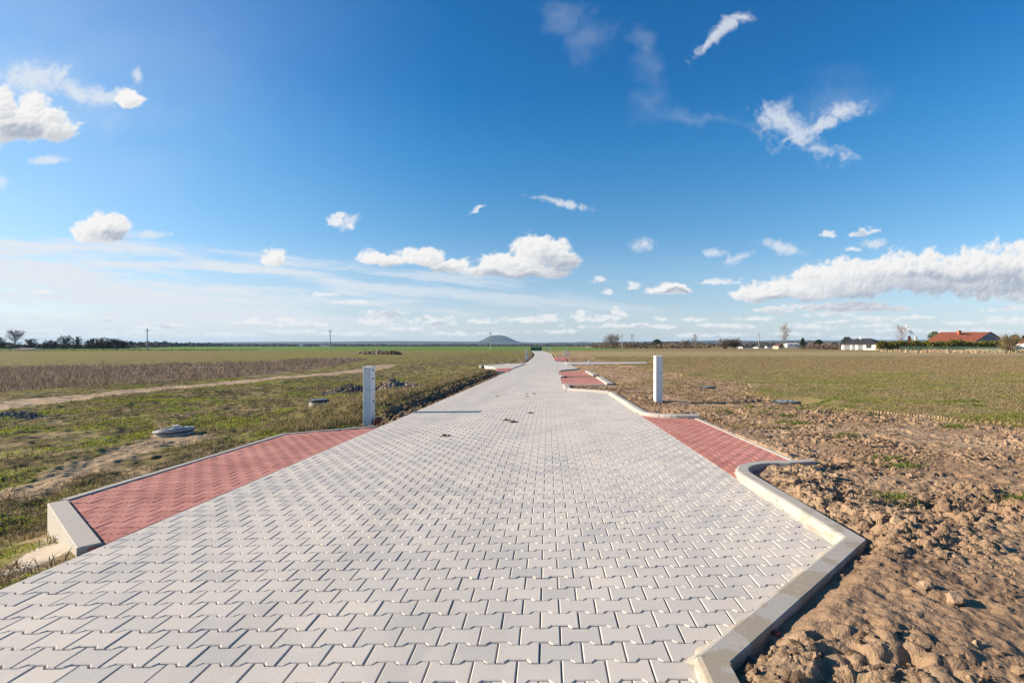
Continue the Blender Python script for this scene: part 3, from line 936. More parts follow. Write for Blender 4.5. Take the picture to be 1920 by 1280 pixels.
# flush edge stones of the red bays
kerb('edge_kerb', [(3.12, 6.2), (3.12, 10.56)], side=1, w=.085, h=.012, ch=.004)
kerb('edge_kerb', [(-4.74, 4.9), (-4.745, 8.98), (XL - .06, 9.80)], side=-1, w=.085, h=.012, ch=.004)
# left: tall end kerb of the red bay
kerb('kerb', [(XL - .02, 3.735), (-4.73, 4.88)], side=-1, w=.14, h=.02, depth=.6, ch=.006, stone=.8)
# far kerbs
e_ = A((1063, 679.2), (1212, 678.4), dz=.05); kerb('kerb', e_, side=-1, w=.3, h=.09, stone=3)
e_ = A((902, 685.2), (946, 682.8), dz=.06); kerb('kerb', e_, side=-1, w=.3, h=.1, stone=3)
e_ = A((932, 697.6), (958, 690.8)); kerb('kerb', [e_[0], (e_[1][0], e_[0][1])], side=1, w=.15, h=.08, depth=.6, stone=3)
e_ = A((1047, 695.6), (1085, 692)); kerb('kerb', e_, side=1, w=.18, h=.08, stone=3)

# ------------------------------------------------------------------ pale sand swept against the kerbs and on the paving
def sand_skirt(name, path, w=.10, seed=3):
    """a thin irregular wedge of dry sand lying along the foot of a kerb"""
    P_ = np.array(path, float); seg = np.hypot(*(P_[1:] - P_[:-1]).T); S_ = np.concatenate([[0], np.cumsum(seg)])
    n = int(S_[-1] / .02); V, Fc = [], []
    for i in range(n + 1):
        s_ = S_[-1] * i / n; x = np.interp(s_, S_, P_[:, 0]); y = np.interp(s_, S_, P_[:, 1])
        k = min(max(int(np.searchsorted(S_, s_)) - 1, 0), len(seg) - 1); e = (P_[k + 1] - P_[k]) / seg[k]; nn = np.array([-e[1], e[0]])
        wv = w * max(.12, .55 + 1.8 * float(fbm(np.array(s_ / .22), np.array(seed * 3.1), seed, 3)))
        for u, dz in ((-.03, .016), (.25 * wv, .009), (wv * .7, .0035), (wv, -.002)):
            X_, Y_ = x + nn[0] * u, y + nn[1] * u
            V.append((X_, Y_, float(surf(X_, Y_)) + dz + .002 * float(fbm(np.array(s_ / .04), np.array(u / .03), 5, 2))))
    for i in range(n):
        for j in range(3):
            Fc.append((i * 4 + j, i * 4 + j + 1, (i + 1) * 4 + j + 1, (i + 1) * 4 + j))
    o = new_mesh(name, V, Fc, M_sand, True)
    bm = bmesh.new(); bm.from_mesh(o.data)
    for f_ in bm.faces:
        if f_.normal.z < 0: f_.normal_flip()
    bm.to_mesh(o.data); bm.free()
    return tag(o, kind='stuff')


sand_skirt('sand', [(.66, 2.19), (XR, 3.53)], .12, 3)
sand_skirt('sand', [(XR, 3.5), (XR, 5.3), (2.12, 5.5), (2.2, 5.75)], .06, 4)
sand_skirt('sand', [(XR, 11.6), (XR + .02, 17.4)], .07, 6)

# ------------------------------------------------------------------ small scattered stuff: clods, grass, weeds
def ico(sub=1):
    bm = bmesh.new(); bmesh.ops.create_icosphere(bm, subdivisions=sub, radius=1)
    v = np.array([x.co[:] for x in bm.verts]); f = np.array([[q_.index for q_ in p.verts] for p in bm.faces]); bm.free()
    return v, f


def palette(n, stops, jit=.18, r_=rng):
    k = r_.integers(0, len(stops), n); c_ = np.array(stops)[k]
    return np.clip(c_ * (1 + r_.normal(0, jit, (n, 1))), .005, .9)


IV1, IF1 = ico(1); IV2, IF2 = ico(2)


def lumps(name, pts, sizes, material, base=(IV1, IF1), flat=.7, sink=.35, seed=1, cols=None, rough=.17):
    r_ = np.random.default_rng(seed)
    bv, bf = base; n = len(pts); m = len(bv)
    ang = r_.uniform(0, 6.28, n); sc = r_.uniform(.7, 1.3, (n, 3)) * np.array([1, 1, flat])
    ds = 1 + r_.normal(0, rough, (n, m))
    v = bv[None] * ds[:, :, None] * sc[:, None, :] * np.asarray(sizes)[:, None, None]
    ca, sa = np.cos(ang)[:, None], np.sin(ang)[:, None]
    x = v[:, :, 0] * ca - v[:, :, 1] * sa; y = v[:, :, 0] * sa + v[:, :, 1] * ca
    P_ = np.asarray(pts)
    V = np.stack([x + P_[:, 0:1], y + P_[:, 1:2], v[:, :, 2] + P_[:, 2:3] + (np.asarray(sizes) * (flat - sink))[:, None]], -1).reshape(-1, 3)
    T = (bf[None] + (np.arange(n) * m)[:, None, None]).reshape(-1, 3)
    at_ = dict(tint=np.repeat(np.asarray(cols), m, axis=0)) if cols is not None else None
    return tri_mesh(name, V, T, material, smooth=(m > 50), attrs=at_)


M_clod = mat('dry_soil', (.33, .225, .14), .95, .22, 30, .9, 120, spec=.1, attr='tint')
IV0, IF0 = None, None
bm = bmesh.new(); bmesh.ops.create_icosphere(bm, subdivisions=1, radius=1)
bmesh.ops.delete(bm, geom=[v for v in bm.verts if v.co.z < -.75], context='VERTS')
IV0 = np.array([x_.co[:] for x_ in bm.verts]); IF0 = np.array([[q_.index for q_ in p.verts] for p in bm.faces]); bm.free()
for n, smin, smax, pw, sd_, base_ in ((120000, .004, .017, 2.2, 5, (IV0, IF0)), (16000, .010, .040, 3.2, 15, (IV1, IF1))):
    cx_ = rng.uniform(.8, 17, n); cy_ = .9 + 22 * rng.random(n) ** 1.7
    sdn = paved_sd_c(cx_, cy_)
    clus = fbm(cx_ / .9, cy_ / .9, 131, 4)
    keep = (sdn > .17) & pip(cx_, cy_, DIRT) & (clus + .22 * np.exp(-sdn / .3) > rng.uniform(-.10, .26, n)) & (np.abs(cx_ / cy_) < 1.1)
    cx_, cy_ = cx_[keep], cy_[keep]
    sz = smin + (smax - smin) * rng.random(len(cx_)) ** pw + .0008 * cy_
    z_ = hgt_at(cx_, cy_)
    cc = palette(len(cx_), [(.28, .19, .122), (.21, .145, .093), (.135, .092, .062), (.32, .23, .15)], .15)
    tag(lumps('soil_clods', np.column_stack([cx_, cy_, z_]), sz, M_clod, base=base_, seed=sd_, cols=cc, sink=.5, rough=.33), kind='stuff')

# clods that stick up along the bank beside the left road edge
n = 2600
cy_ = rng.uniform(9.9, 36, n); cx_ = -3.5 - np.abs(rng.normal(.62, .30, n))
M_dark = mat('moist_soil', (.145, .105, .068), .95, .25, 7, .8, 50, spec=.1)
sz = .012 + .075 * rng.random(n) ** 3
tag(lumps('soil_clods', np.column_stack([cx_, cy_, hgt_at(cx_, cy_)]), sz, M_dark, seed=6), kind='stuff')


def attr_mat(name, rough=.8, trans=.0):
    m_ = bpy.data.materials.new(name); m_.use_nodes = True
    t = m_.node_tree; t.nodes.clear(); q = G(t)
    b = q.n('ShaderNodeBsdfPrincipled'); o = q.n('ShaderNodeOutputMaterial')
    col = q.attr('tint').outputs['Color']
    q.put(b.inputs['Base Color'], col); b.inputs['Roughness'].default_value = rough; b.inputs['Specular IOR Level'].default_value = .15
    if trans:
        tr = q.n('ShaderNodeBsdfTranslucent'); q.put(tr.inputs[0], col)
        ms = q.n('ShaderNodeMixShader'); ms.inputs[0].default_value = trans
        t.links.new(b.outputs[0], ms.inputs[1]); t.links.new(tr.outputs[0], ms.inputs[2]); t.links.new(ms.outputs[0], o.inputs[0])
    else: t.links.new(b.outputs[0], o.inputs[0])
    return m_


M_blade = attr_mat('grass_blades', .7, .35)
M_stalk = attr_mat('dry_stalks', .9, .2)


def blades(name, x, y, h, w, lean, cols, material, seed=1, sink=.01):
    r_ = np.random.default_rng(seed); n = len(x)
    z = hgt_at(x, y) - sink
    a = r_.uniform(0, 6.28, n); la = r_.uniform(0, 6.28, n); l_ = h * lean * r_.random(n)
    dx, dy = np.cos(a) * w / 2, np.sin(a) * w / 2
    p0 = np.column_stack([x - dx, y - dy, z]); p1 = np.column_stack([x + dx, y + dy, z])
    mx, my = x + np.cos(la) * l_ * .4, y + np.sin(la) * l_ * .4
    p2 = np.column_stack([mx + dx * .8, my + dy * .8, z + h * .6]); p3 = np.column_stack([mx - dx * .8, my - dy * .8, z + h * .6])
    p4 = np.column_stack([x + np.cos(la) * l_, y + np.sin(la) * l_, z + h])
    V = np.stack([p0, p1, p2, p3, p4], 1).reshape(-1, 3)
    b0 = np.arange(n)[:, None] * 5
    L = np.concatenate([b0 + np.array([0, 1, 2, 3]), b0 + np.array([3, 2, 4])], 1).ravel()
    tot = np.tile([4, 3], n); st_ = np.concatenate([[0], np.cumsum(tot)[:-1]])
    return fast_mesh(name, V, L, st_, tot, material, attrs=dict(tint=np.repeat(cols, 5, axis=0)))


def off_road(x, y, m=.09): return paved_sd_c(x, y) > m


def not_track(x, y): return pdist(x, y, TRACK, False) > 1.15


# left verge: tufts of young green grass over a carpet of dead growth
n = 330000
y = 2.6 + 34 * rng.random(n) ** 1.6; x = -3.4 - rng.random(n) ** 1.1 * (1.15 * y + 2)
gm = fbm(x / .95, y / 1.3, 141, 4) + .35 * fbm(x / 4, y / 4, 145, 2)
sdv = pip(x, y, SANDY)
k = off_road(x, y) & not_track(x, y) & (gm > np.where(sdv, .2, -.01) - .13 * np.exp(-((pdist(x, y, TRACK, False) - 2.6) / 1.6) ** 2) + rng.uniform(-.06, .06, n)) & ~((x > -4.45) & (y > 9.6))
x, y, gm = x[k], y[k], gm[k]
hh = (.012 + .05 * rng.random(len(x)) * np.clip(gm * 5, .25, 1.2))
tag(blades('grass', x, y, hh, .007 + .0011 * y, .9, palette(len(x), [(.24, .32, .030), (.31, .35, .036), (.15, .22, .03), (.30, .28, .055), (.18, .20, .04)]), M_blade, 3), kind='stuff')

n = 230000
y = 2.6 + 34 * rng.random(n) ** 1.6; x = -3.4 - rng.random(n) ** 1.1 * (1.15 * y + 2)
gm = fbm(x / 1.3 + 40, y / 1.3, 151, 4) + .4 * np.exp(-np.abs(x + 5.0) / .7) * (y > 8) * .35
sdv = pip(x, y, SANDY)
k = off_road(x, y) & not_track(x, y) & (gm > np.where(sdv, .15, -.03) + rng.uniform(-.12, .12, n)) & ~((x > -4.4) & (y > 9.6))
x, y = x[k], y[k]
hh = .012 + .085 * rng.random(len(x)) ** 2.6
tag(blades('dry_grass', x, y, hh, .005 + .0009 * y, 1.5, palette(len(x), [(.24, .175, .10), (.15, .108, .062), (.33, .25, .15), (.11, .085, .042), (.19, .15, .075)]), M_stalk, 4), kind='stuff')

# taller dead grass along the bank by the road
n = 16000
y = rng.uniform(10.2, 46, n); x = -4.75 - np.abs(rng.normal(0, .8, n)) - .1
k = off_road(x, y); x, y = x[k], y[k]
tag(blades('dry_grass', x, y, .05 + .17 * rng.random(len(x)) ** 1.8, .008 + .0008 * y, 1.0, palette(len(x), [(.30, .23, .13), (.22, .16, .085), (.36, .28, .17), (.20, .19, .06)]), M_stalk, 5), kind='stuff')

# right-hand field: short straw with green patches
n = 260000
y = 9 + 80 * rng.random(n) ** 1.7; x = 3 + rng.random(n) * (1.05 * y)
dd_ = pdist(x, y, DIRT); d_in = np.where(pip(x, y, DIRT), -dd_, dd_)
gm = fbm(x / 2.4, y / 2.4, 161, 4); gm2 = fbm(x / 1.1, y / 1.1, 165, 4)
k = off_road(x, y, .3) & (np.minimum(d_in / 6, .9) + gm2 * 5.5 + .1 + rng.normal(0, .5, n) > 0) & (y > 5.5)
x, y, gm = x[k], y[k], gm[k]
st = palette(len(x), [(.30, .225, .115), (.235, .175, .08), (.36, .275, .155), (.19, .155, .06)])
gr = palette(len(x), [(.17, .20, .04), (.22, .225, .05), (.25, .22, .065)])
mixm = ((gm > .02) & (rng.random(len(x)) < .8) & (y < 34))[:, None]
tag(blades('field_grass', x, y, .012 + .032 * rng.random(len(x)) + .0004 * y, .006 + .0011 * y, 1.3, np.where(mixm, gr, st), M_blade, 6), kind='stuff')

# a few green sprouts in the bare soil on the right
n = 9000
c0 = np.array([(rng.uniform(3.2, 13), rng.uniform(3.2, 14)) for _ in range(46)])
kk = rng.integers(0, len(c0), n)
x = c0[kk, 0] + rng.normal(0, .11, n); y = c0[kk, 1] + rng.normal(0, .07, n)
k = off_road(x, y, .25); x, y = x[k], y[k]
tag(blades('grass', x, y, .02 + .05 * rng.random(len(x)), .006 + .0008 * y, 1.0, palette(len(x), [(.12, .17, .03), (.17, .20, .05), (.10, .13, .03)]), M_blade, 7), kind='stuff')

n = 5200
x = rng.uniform(.9, 13, n); y = 1.3 + 13 * rng.random(n) ** 1.4
k = off_road(x, y, .2) & (fbm(x / 1.2, y / 1.2, 191, 3) > .03); x, y = x[k], y[k]
tag(blades('dry_straw', x, y, .006 + .03 * rng.random(len(x)) ** 2, .003 + .0006 * y, 4.0, palette(len(x), [(.36, .27, .16), (.28, .20, .12), (.18, .13, .08)]), M_stalk, 17, sink=.002), kind='stuff')

# belt of tall dead weeds beyond the track
n = 120000
t_ = rng.random(n); y = 20 + 62 * rng.random(n) ** 1.5; x = -10 - rng.random(n) * 75
k = pip(x, y, WEEDS) & (fbm(x / 5, y / 5, 171, 3) > -.2); x, y = x[k], y[k]
tag(blades('dry_weeds', x, y, .08 + .40 * rng.random(len(x)) ** 1.7, .010 + .0008 * y, 1.2, palette(len(x), [(.28, .215, .155), (.22, .165, .115), (.35, .275, .20), (.18, .135, .095)]), M_stalk, 8), kind='stuff')
# pale reeds in front of the mesh fence, far right
n = 9000
y = rng.uniform(126, 176, n); x = rng.uniform(95, 176, n)
k = (fbm(x / 9, y / 9, 181, 2) > .04) & (x / y > .66) ; x, y = x[k], y[k]
tag(blades('dry_weeds', x, y, .3 + .7 * rng.random(len(x)), .22, .4, palette(len(x), [(.42, .32, .20), (.36, .27, .17), (.30, .23, .14)], .1), M_stalk, 9), kind='stuff')

# ------------------------------------------------------------------ utility pillars
M_plast = mat('pale_grey_plastic', (.78, .76, .73), .55, .04, 3, .06, 200)
M_plast2 = mat('pale_grey_plastic_lid', (.78, .76, .73), .55, .03, 3)
M_black = mat('black_rubber', (.02, .02, .022), .6, .2, 20)
M_brick = mat('red_brick', (.28, .075, .05), .9, .2, 20, .5, 90)
M_conc = mat('rough_concrete', (.40, .37, .33), .9, .15, 5, .5, 50)
M_iron = mat('grey_iron', (.24, .25, .27), .5, .15, 8, .3, 40, metal=.3)
M_rim = mat('dark_rim', (.035, .036, .04), .6, .2, 10)
M_white = mat('white_concrete', (.68, .64, .58), .9, .08, 10, .3, 60)
M_gravel = attr_mat('gravel_stones', .9)
M_stone = mat('grey_stone', (.33, .31, .29), .9, .2, 15, .5, 60)


def pillar(name, sx, label, knob_side, wd=.20, dp=.30, top=1.12):
    """electricity pillar: a lower cabinet, a lid cabinet above a seam, locks on the side towards the road"""
    r_ = empty(name, (0, 0, 0))
    tag(r_, label, 'utility pillar')
    m_ = MB(); m_.box(-wd / 2, wd / 2, 0, dp, -.5, top * .60, .006); lo = m_.build('lower_cabinet', M_plast, r_)
    m_ = MB(); m_.box(-wd / 2 + .001, wd / 2 - .001, .001, dp - .001, top * .60 + .006, top - .03, .006); up = m_.build('upper_cabinet', M_plast, r_)
    m_ = MB(); m_.box(-wd / 2 - .006, wd / 2 + .006, -.006, dp + .006, top - .03, top, .01); m_.build('roof_cap', M_plast2, r_)
    s_ = knob_side
    for z, par in ((top * .94, up), (top * .40, lo)):
        m_ = MB(); m_.box(min(s_ * wd / 2, s_ * (wd / 2 + .012)), max(s_ * wd / 2, s_ * (wd / 2 + .012)), dp * .42, dp * .72, z - .016, z + .016, .004); m_.build('lock', M_black, par)
    m_ = MB(); a = s_ * wd / 2; b_ = s_ * (wd / 2 + .004)
    m_.box(min(a, b_), max(a, b_), dp * .25, dp * .7, top * .78, top * .80, .001); m_.build('rating_plate', M_rim, up)
    return r_


pl = pillar('utility_pillar', 1, 'pale grey utility pillar on the left verge at the tip of the red paving, black locks', 1, .195, .30, 1.44)
pl.location = (-4.46, 12.2, (HZ - 797) / F * 12.2 + H)
pr_ = pillar('utility_pillar', 1, 'pale grey utility pillar standing in the bare soil right of the road', -1, .19, .30, 1.20)
pr_.location = (2.95 + .095, 13.6, (HZ - 749) / F * 13.6 + H)
# farther pillars down the road
M_farp = M_plast
def far_pillar(px, pyb, pyt, label, Yd, wd=.22):
    z0 = (HZ - pyb) / F * Yd + H; z1 = (HZ - pyt) / F * Yd + H
    o = pillar('utility_pillar', 1, label, 1 if px < CX else -1, wd, .3, z1 - z0)
    o.location = ((px - CX) / F * Yd, Yd, z0)
    return o
far_pillar(987, 672.5, 655.5, 'small distant utility pillar on the left edge of the road before the green barrier', 80, .30)
far_pillar(1058.5, 668, 656.5, 'left one of two adjacent distant pillars right of the road behind the smallest red bay', 100, .30)
far_pillar(1065, 668, 656.5, 'right one of two adjacent distant pillars right of the road behind the smallest red bay', 100, .30)
far_pillar(1026.3, 657, 649.5, 'tiny far pillar just right of the green barrier, nearer to it', 165, .30)
far_pillar(1031.5, 657, 650.5, 'tiny far pillar right of the green barrier, second from it', 168, .30)
far_pillar(1105, 684.5, 676, 'short grey marker post at the kerb of the right side street', 58, .22)

# brick at the foot of the left pillar
m_ = MB(); m_.box(-.06, .06, -.12, .12, 0, .14, .008)
o = m_.build('brick', M_brick); o.location = (-4.24, 12.32, pl.location.z + .02); o.rotation_euler = (.05, .12, .1)
tag(o, 'dark red brick lying at the foot of the left utility pillar', 'brick')


# ------------------------------------------------------------------ shafts with covers
def shaft(loc, rad, label, lid=True, tilt=(0, 0), hgt=.12, lidmat=None, rim=True):
    r_ = empty('manhole', loc); tag(r_, label, 'manhole')
    m_ = MB(); m_.lathe([(rad * .96, -.5), (rad, -.48), (rad, hgt - .012), (rad - .012, hgt), (rad * .80, hgt)], 36); m_.build('concrete_ring', M_conc, r_, False)
    if lid:
        m_ = MB(); m_.lathe([(rad * 1.04, 0), (rad * 1.07, .008), (rad * 1.07, .052), (rad * 1.05, .06), (rad * .90, .06), (rad * .89, .052), (rad * .86, .052), (rad * .85, .062), (.05, .066), (0.02, .066)], 36)
        c_ = m_.build('cover', lidmat or M_rim, r_); c_.location = (0, 0, hgt + .003); c_.rotation_euler = (tilt[0], tilt[1], 0)
        m_ = MB(); m_.lathe([(rad * .84, .064), (rad * .84, .075), (.02, .080)], 36)
        for k in range(6):
            a = k * math.pi / 3
            m_.box(rad * .45 * math.cos(a) - .03, rad * .45 * math.cos(a) + .03, rad * .45 * math.sin(a) - .03, rad * .45 * math.sin(a) + .03, .076, .088, .004)
        m_.build('cover_plate', M_iron, c_)
    return r_


def zpix(px, py, Y): return ((px - CX) / F * Y, Y, (HZ - py) / F * Y + H)


def on_ground(px, Y): 
    x = (px - CX) / F * Y
    return (x, Y, float(hgt_at(x, Y)[0]))


sR = shaft(zpix(1475, 761, 14.0), .345, 'round manhole with dark rimmed grey cover standing proud of the soil, right of the road', hgt=.07)
sR2 = shaft(zpix(1328, 730, 19.8), .29, 'smaller low manhole half buried in the soil right of the right utility pillar', hgt=.05)
sL = shaft(zpix(327, 811, 10.6), .345, 'manhole in the left grass with a tilted pale metal cover carrying a white block', hgt=.022, tilt=(-.02, -.075), lidmat=M_iron)
sL2 = shaft(zpix(598, 760, 16.2), .29, 'dark open looking manhole with grey cover in the grass left of the left utility pillar', hgt=.13)
m_ = MB(); m_.box(-.055, .055, -.05, .05, 0, .09, .012)
o = m_.build('concrete_block', M_white); o.location = (sL.location.x + .13, sL.location.y - .12, sL.location.z + .096); o.rotation_euler = (0, -.09, .5)
tag(o, 'small white concrete block resting on the tilted manhole cover', 'block')


# ------------------------------------------------------------------ heaps
def heap(name, cx, cy, rx, ry, hgt, stops, label, cat, size=.03, nst=2600, seed=1):
    r_ = np.random.default_rng(seed)
    n = 40; V, Fc = [], []
    us = np.linspace(-1.15, 1.15, n)
    for v in us:
        for u in us:
            d = math.hypot(u, v); x = cx + u * rx; y = cy + v * ry
            k = max(0, 1 - d) ** .8 * (1 + 1.2 * float(fbm(np.array(x / .5), np.array(y / .5), seed, 3)))
            V.append((x, y, float(hgt_at(x, y)[0]) - .06 + (hgt + .06) * k))
    for j in range(n - 1):
        for i in range(n - 1): Fc.append((j * n + i, j * n + i + 1, (j + 1) * n + i + 1, (j + 1) * n + i))
    V = np.array(V); T = np.array([[f[0], f[1], f[2]] for f in Fc] + [[f[0], f[2], f[3]] for f in Fc])
    a = r_.uniform(0, 6.28, nst); d = np.sqrt(r_.random(nst)) * 1.02
    px, py = cx + d * np.cos(a) * rx, cy + d * np.sin(a) * ry
    ui = np.clip(((px - cx) / rx + 1.15) / 2.3 * (n - 1), 0, n - 1.01); vi = np.clip(((py - cy) / ry + 1.15) / 2.3 * (n - 1), 0, n - 1.01)
    Zg = V[:, 2].reshape(n, n); i0_, j0_ = ui.astype(int), vi.astype(int)
    pz = Zg[j0_, i0_]
    sz = size * (.4 + r_.random(nst) ** 2 * 1.3)
    bv, bf = IV1, IF1; m = len(bv)
    vv = bv[None] * (1 + r_.normal(0, .2, (nst, m)))[:, :, None] * sz[:, None, None]
    vv = vv * r_.uniform(.7, 1.25, (nst, 1, 3)) + np.stack([px, py, pz + sz * .3], -1)[:, None]
    TT = (bf[None] + (np.arange(nst) * m)[:, None, None] + len(V)).reshape(-1, 3)
    c_ = palette(nst, stops, .25, r_); base_c = np.tile(np.mean(np.array(stops), 0) * .8, (len(V), 1))
    o = tri_mesh(name, np.vstack([V, vv.reshape(-1, 3)]), np.vstack([T, TT]), M_gravel, attrs=dict(tint=np.vstack([base_c, np.repeat(c_, m, axis=0)])))
    return tag(o, label, cat)


x_, y_, _ = on_ground(655, 21.8)
heap('gravel_heap', x_, y_, 1.3, 1.0, .30, [(.12, .10, .085), (.17, .14, .115), (.09, .075, .065)], 'dark grey gravel heap on the grass behind the left utility pillar', 'gravel heap', .035, 3200, 2)
x_, y_, _ = on_ground(735, 22.0)
heap('rubble_heap', x_, y_, 1.15, 1.0, .30, [(.25, .19, .14), (.18, .135, .10), (.31, .245, .18)], 'pale stony rubble heap on the grass right of the dark gravel heap', 'rubble heap', .05, 1500, 3)
x_, y_, _ = on_ground(20, 14.4)
heap('gravel_heap', x_ - .7, y_, 2.1, .8, .07, [(.13, .13, .135), (.10, .10, .105), (.17, .165, .16)], 'flat spread of dark gravel by the dirt track at the left picture edge', 'gravel heap', .028, 2600, 4)
x_, y_, _ = on_ground(705, 120)
heap('rubble_heap', x_, y_, 5.2, 2.0, .75, [(.27, .22, .17), (.20, .16, .12)], 'distant low pile of pale rubble where the dirt track ends', 'rubble heap', .22, 500, 5)
x_, y_, _ = on_ground(733, 118)
heap('soil_heap', x_, y_, 2.6, 1.5, .6, [(.10, .075, .05), (.13, .10, .07)], 'distant dark soil pile right of the pale rubble at the track end', 'soil heap', .2, 200, 6)

# little crumbs of soil dropped on the paving
crumbs = [(833, 817.5, 9), (948, 788, 7), (962, 791.5, 7), (994, 774.5, 5.5), (988, 743.5, 3), (932, 743, 3), (1001, 738.5, 3.4), (988, 738, 2.4)]
where = ['nearest the viewer and alone on the grey paving', 'left one of the close pair in mid road', 'right one of the close pair in mid road', 'just beyond the close pair in mid road',
         'in the far cluster on the road, nearest of it', 'left of the far cluster on the road', 'rightmost of the far cluster on the road', 'farthest of the far cluster on the road']
for (px, py, w_), wh in zip(crumbs, where):
    x, y = at(px, py)
    r_ = w_ / F * y
    o = lumps('soil_crumb', [(x, y, float(surf(x, y)) + .004), (x + r_ * .9, y + .03, float(surf(x, y)) + .002), (x - r_ * .7, y - .05, float(surf(x, y)) + .002)], [r_ * .62, r_ * .34, r_ * .25], M_dark, base=(IV2, IF2), flat=.45, sink=.2, seed=int(px))
    tag(o, 'flat crumb of dark soil ' + wh, 'soil crumb', 'crumbs of soil on the paving')

# loose stones on the near soil
stones = [(1790, 1165, .040, 'half buried brown stone in the soil, largest at the lower right'), (1455, 1210, .02, 'small orange brick chip in the soil beside the near kerb'),
          (1735, 1140, .04, 'smooth brown stone left of the largest one in the soil')]
for px, py, r_, lb in stones:
    x, y = at(px, py, -.02)
    mt_ = M_brick if 'brick' in lb else mat('brown_stone', (.30, .205, .135), .9, .15, 20, .5, 80)
    o = lumps('stone', [(x, y, float(hgt_at(x, y)[0]))], [r_], mt_, base=(IV2, IF2), flat=.7, sink=.3, seed=int(px))
    tag(o, lb, 'stone')

# ------------------------------------------------------------------ power poles
M_pole = mat('pole_concrete', (.34, .32, .31), .9, .1, 2)
M_steel = mat('grey_steel', (.22, .22, .23), .5, .1, 4, metal=.4)
M_ins = mat('insulator', (.25, .13, .08), .4, .1, 4)


def make_pole():
    r_ = empty('power_pole', (0, 0, 0))
    m_ = MB(); m_.tube([(0, 0, -.6), (0, 0, 4), (0, 0, 9.3)], [.22, .19, .13], 10); m_.build('pole', M_pole, r_)
    m_ = MB(); m_.box(-.75, .75, -.06, .06, 8.15, 8.27, .01); m_.tube([(-.45, 0, 8.15), (0, -.14, 7.5)], .03, 5); m_.tube([(.45, 0, 8.15), (0, -.14, 7.5)], .03, 5)
    ca = m_.build('crossarm', M_steel, r_)
    for x in (-.68, .68):
        m_ = MB(); m_.lathe([(.03, 8.27), (.09, 8.31), (.05, 8.37), (.09, 8.42), (.05, 8.48), (.03, 8.6)], 8, (x, 0, 0)); m_.build('insulator', M_ins, ca)
    m_ = MB(); m_.lathe([(.03, 9.3), (.09, 9.34), (.05, 9.4), (.09, 9.45), (.03, 9.6)], 8); m_.build('insulator', M_ins, ca)
    return r_


pole0 = make_pole()
for i, (px, pb, pt, lb, rz) in enumerate([
        (276, 657.5, 613.5, 'tallest concrete power pole at the left, between the bare trees and the far ridge', .9),
        (619, 654.5, 615.5, 'power pole alone in the green field left of the left utility pillar', .4),
        (920, 656, 619.5, 'power pole in front of the flat topped hill', .3),
        (1166.5, 656, 624, 'power pole standing in front of the brown bushes right of the road', .3),
        (1423, 657, 623, 'power pole by the low white sheds right of the bushes', .6),
        (238, 655, 636, 'far away power pole behind the bare trees at the left', .8),
        (979, 656, 645.5, 'tiny far power pole just left of the green barrier', .3)]):
    o = pole0 if i == 0 else copy_tree(pole0)
    Yd = 9.6 * F / (pb - pt) * (1.0 if pb - pt > 15 else .9)
    x = (px - CX) / F * Yd
    o.location = (x, Yd, min((HZ - pb) / F * Yd + H, float(hgt_at(x, Yd)[0]) + .6)); o.rotation_euler.z = rz
    sc_ = 1.0 if pb - pt > 15 else .95
    o.scale = (sc_, sc_, sc_)
    tag(o, lb, 'power pole', 'power poles across the fields')

# ------------------------------------------------------------------ green barrier at the road's end
M_green = mat('green_sheet', (.012, .11, .075), .7, .15, .6)
r_ = empty('barrier_fence', (0, 0, 0)); tag(r_, 'dark green sheet barrier closing the far end of the paved road', 'barrier')
Yb = 172.0; zb = float(surf(0, Yb)) - .05
x0, x1 = (995.2 - CX) / F * Yb, (1015.8 - CX) / F * Yb
m_ = MB()
for k in range(12):
    xa = x0 + (x1 - x0) * k / 12
    m_.box(xa + .01, x0 + (x1 - x0) * (k + 1) / 12 - .01, Yb - (.03 if k % 2 else .0), Yb + .03, zb + .1, zb + 1.45)
m_.build('sheet_panel', M_green, r_)
for k in range(4):
    xa = x0 + (x1 - x0) * k / 3
    m_ = MB(); m_.box(xa - .05, xa + .05, Yb + .04, Yb + .14, zb - .3, zb + 1.55); m_.build('post', M_plast, r_)

# ------------------------------------------------------------------ trees
M_bark = mat('bark', (.16, .13, .11), .95, .2, 3)
M_barkp = mat('pale_bark', (.30, .25, .20), .95, .2, 3)
M_twig = attr_mat('twigs', .95)


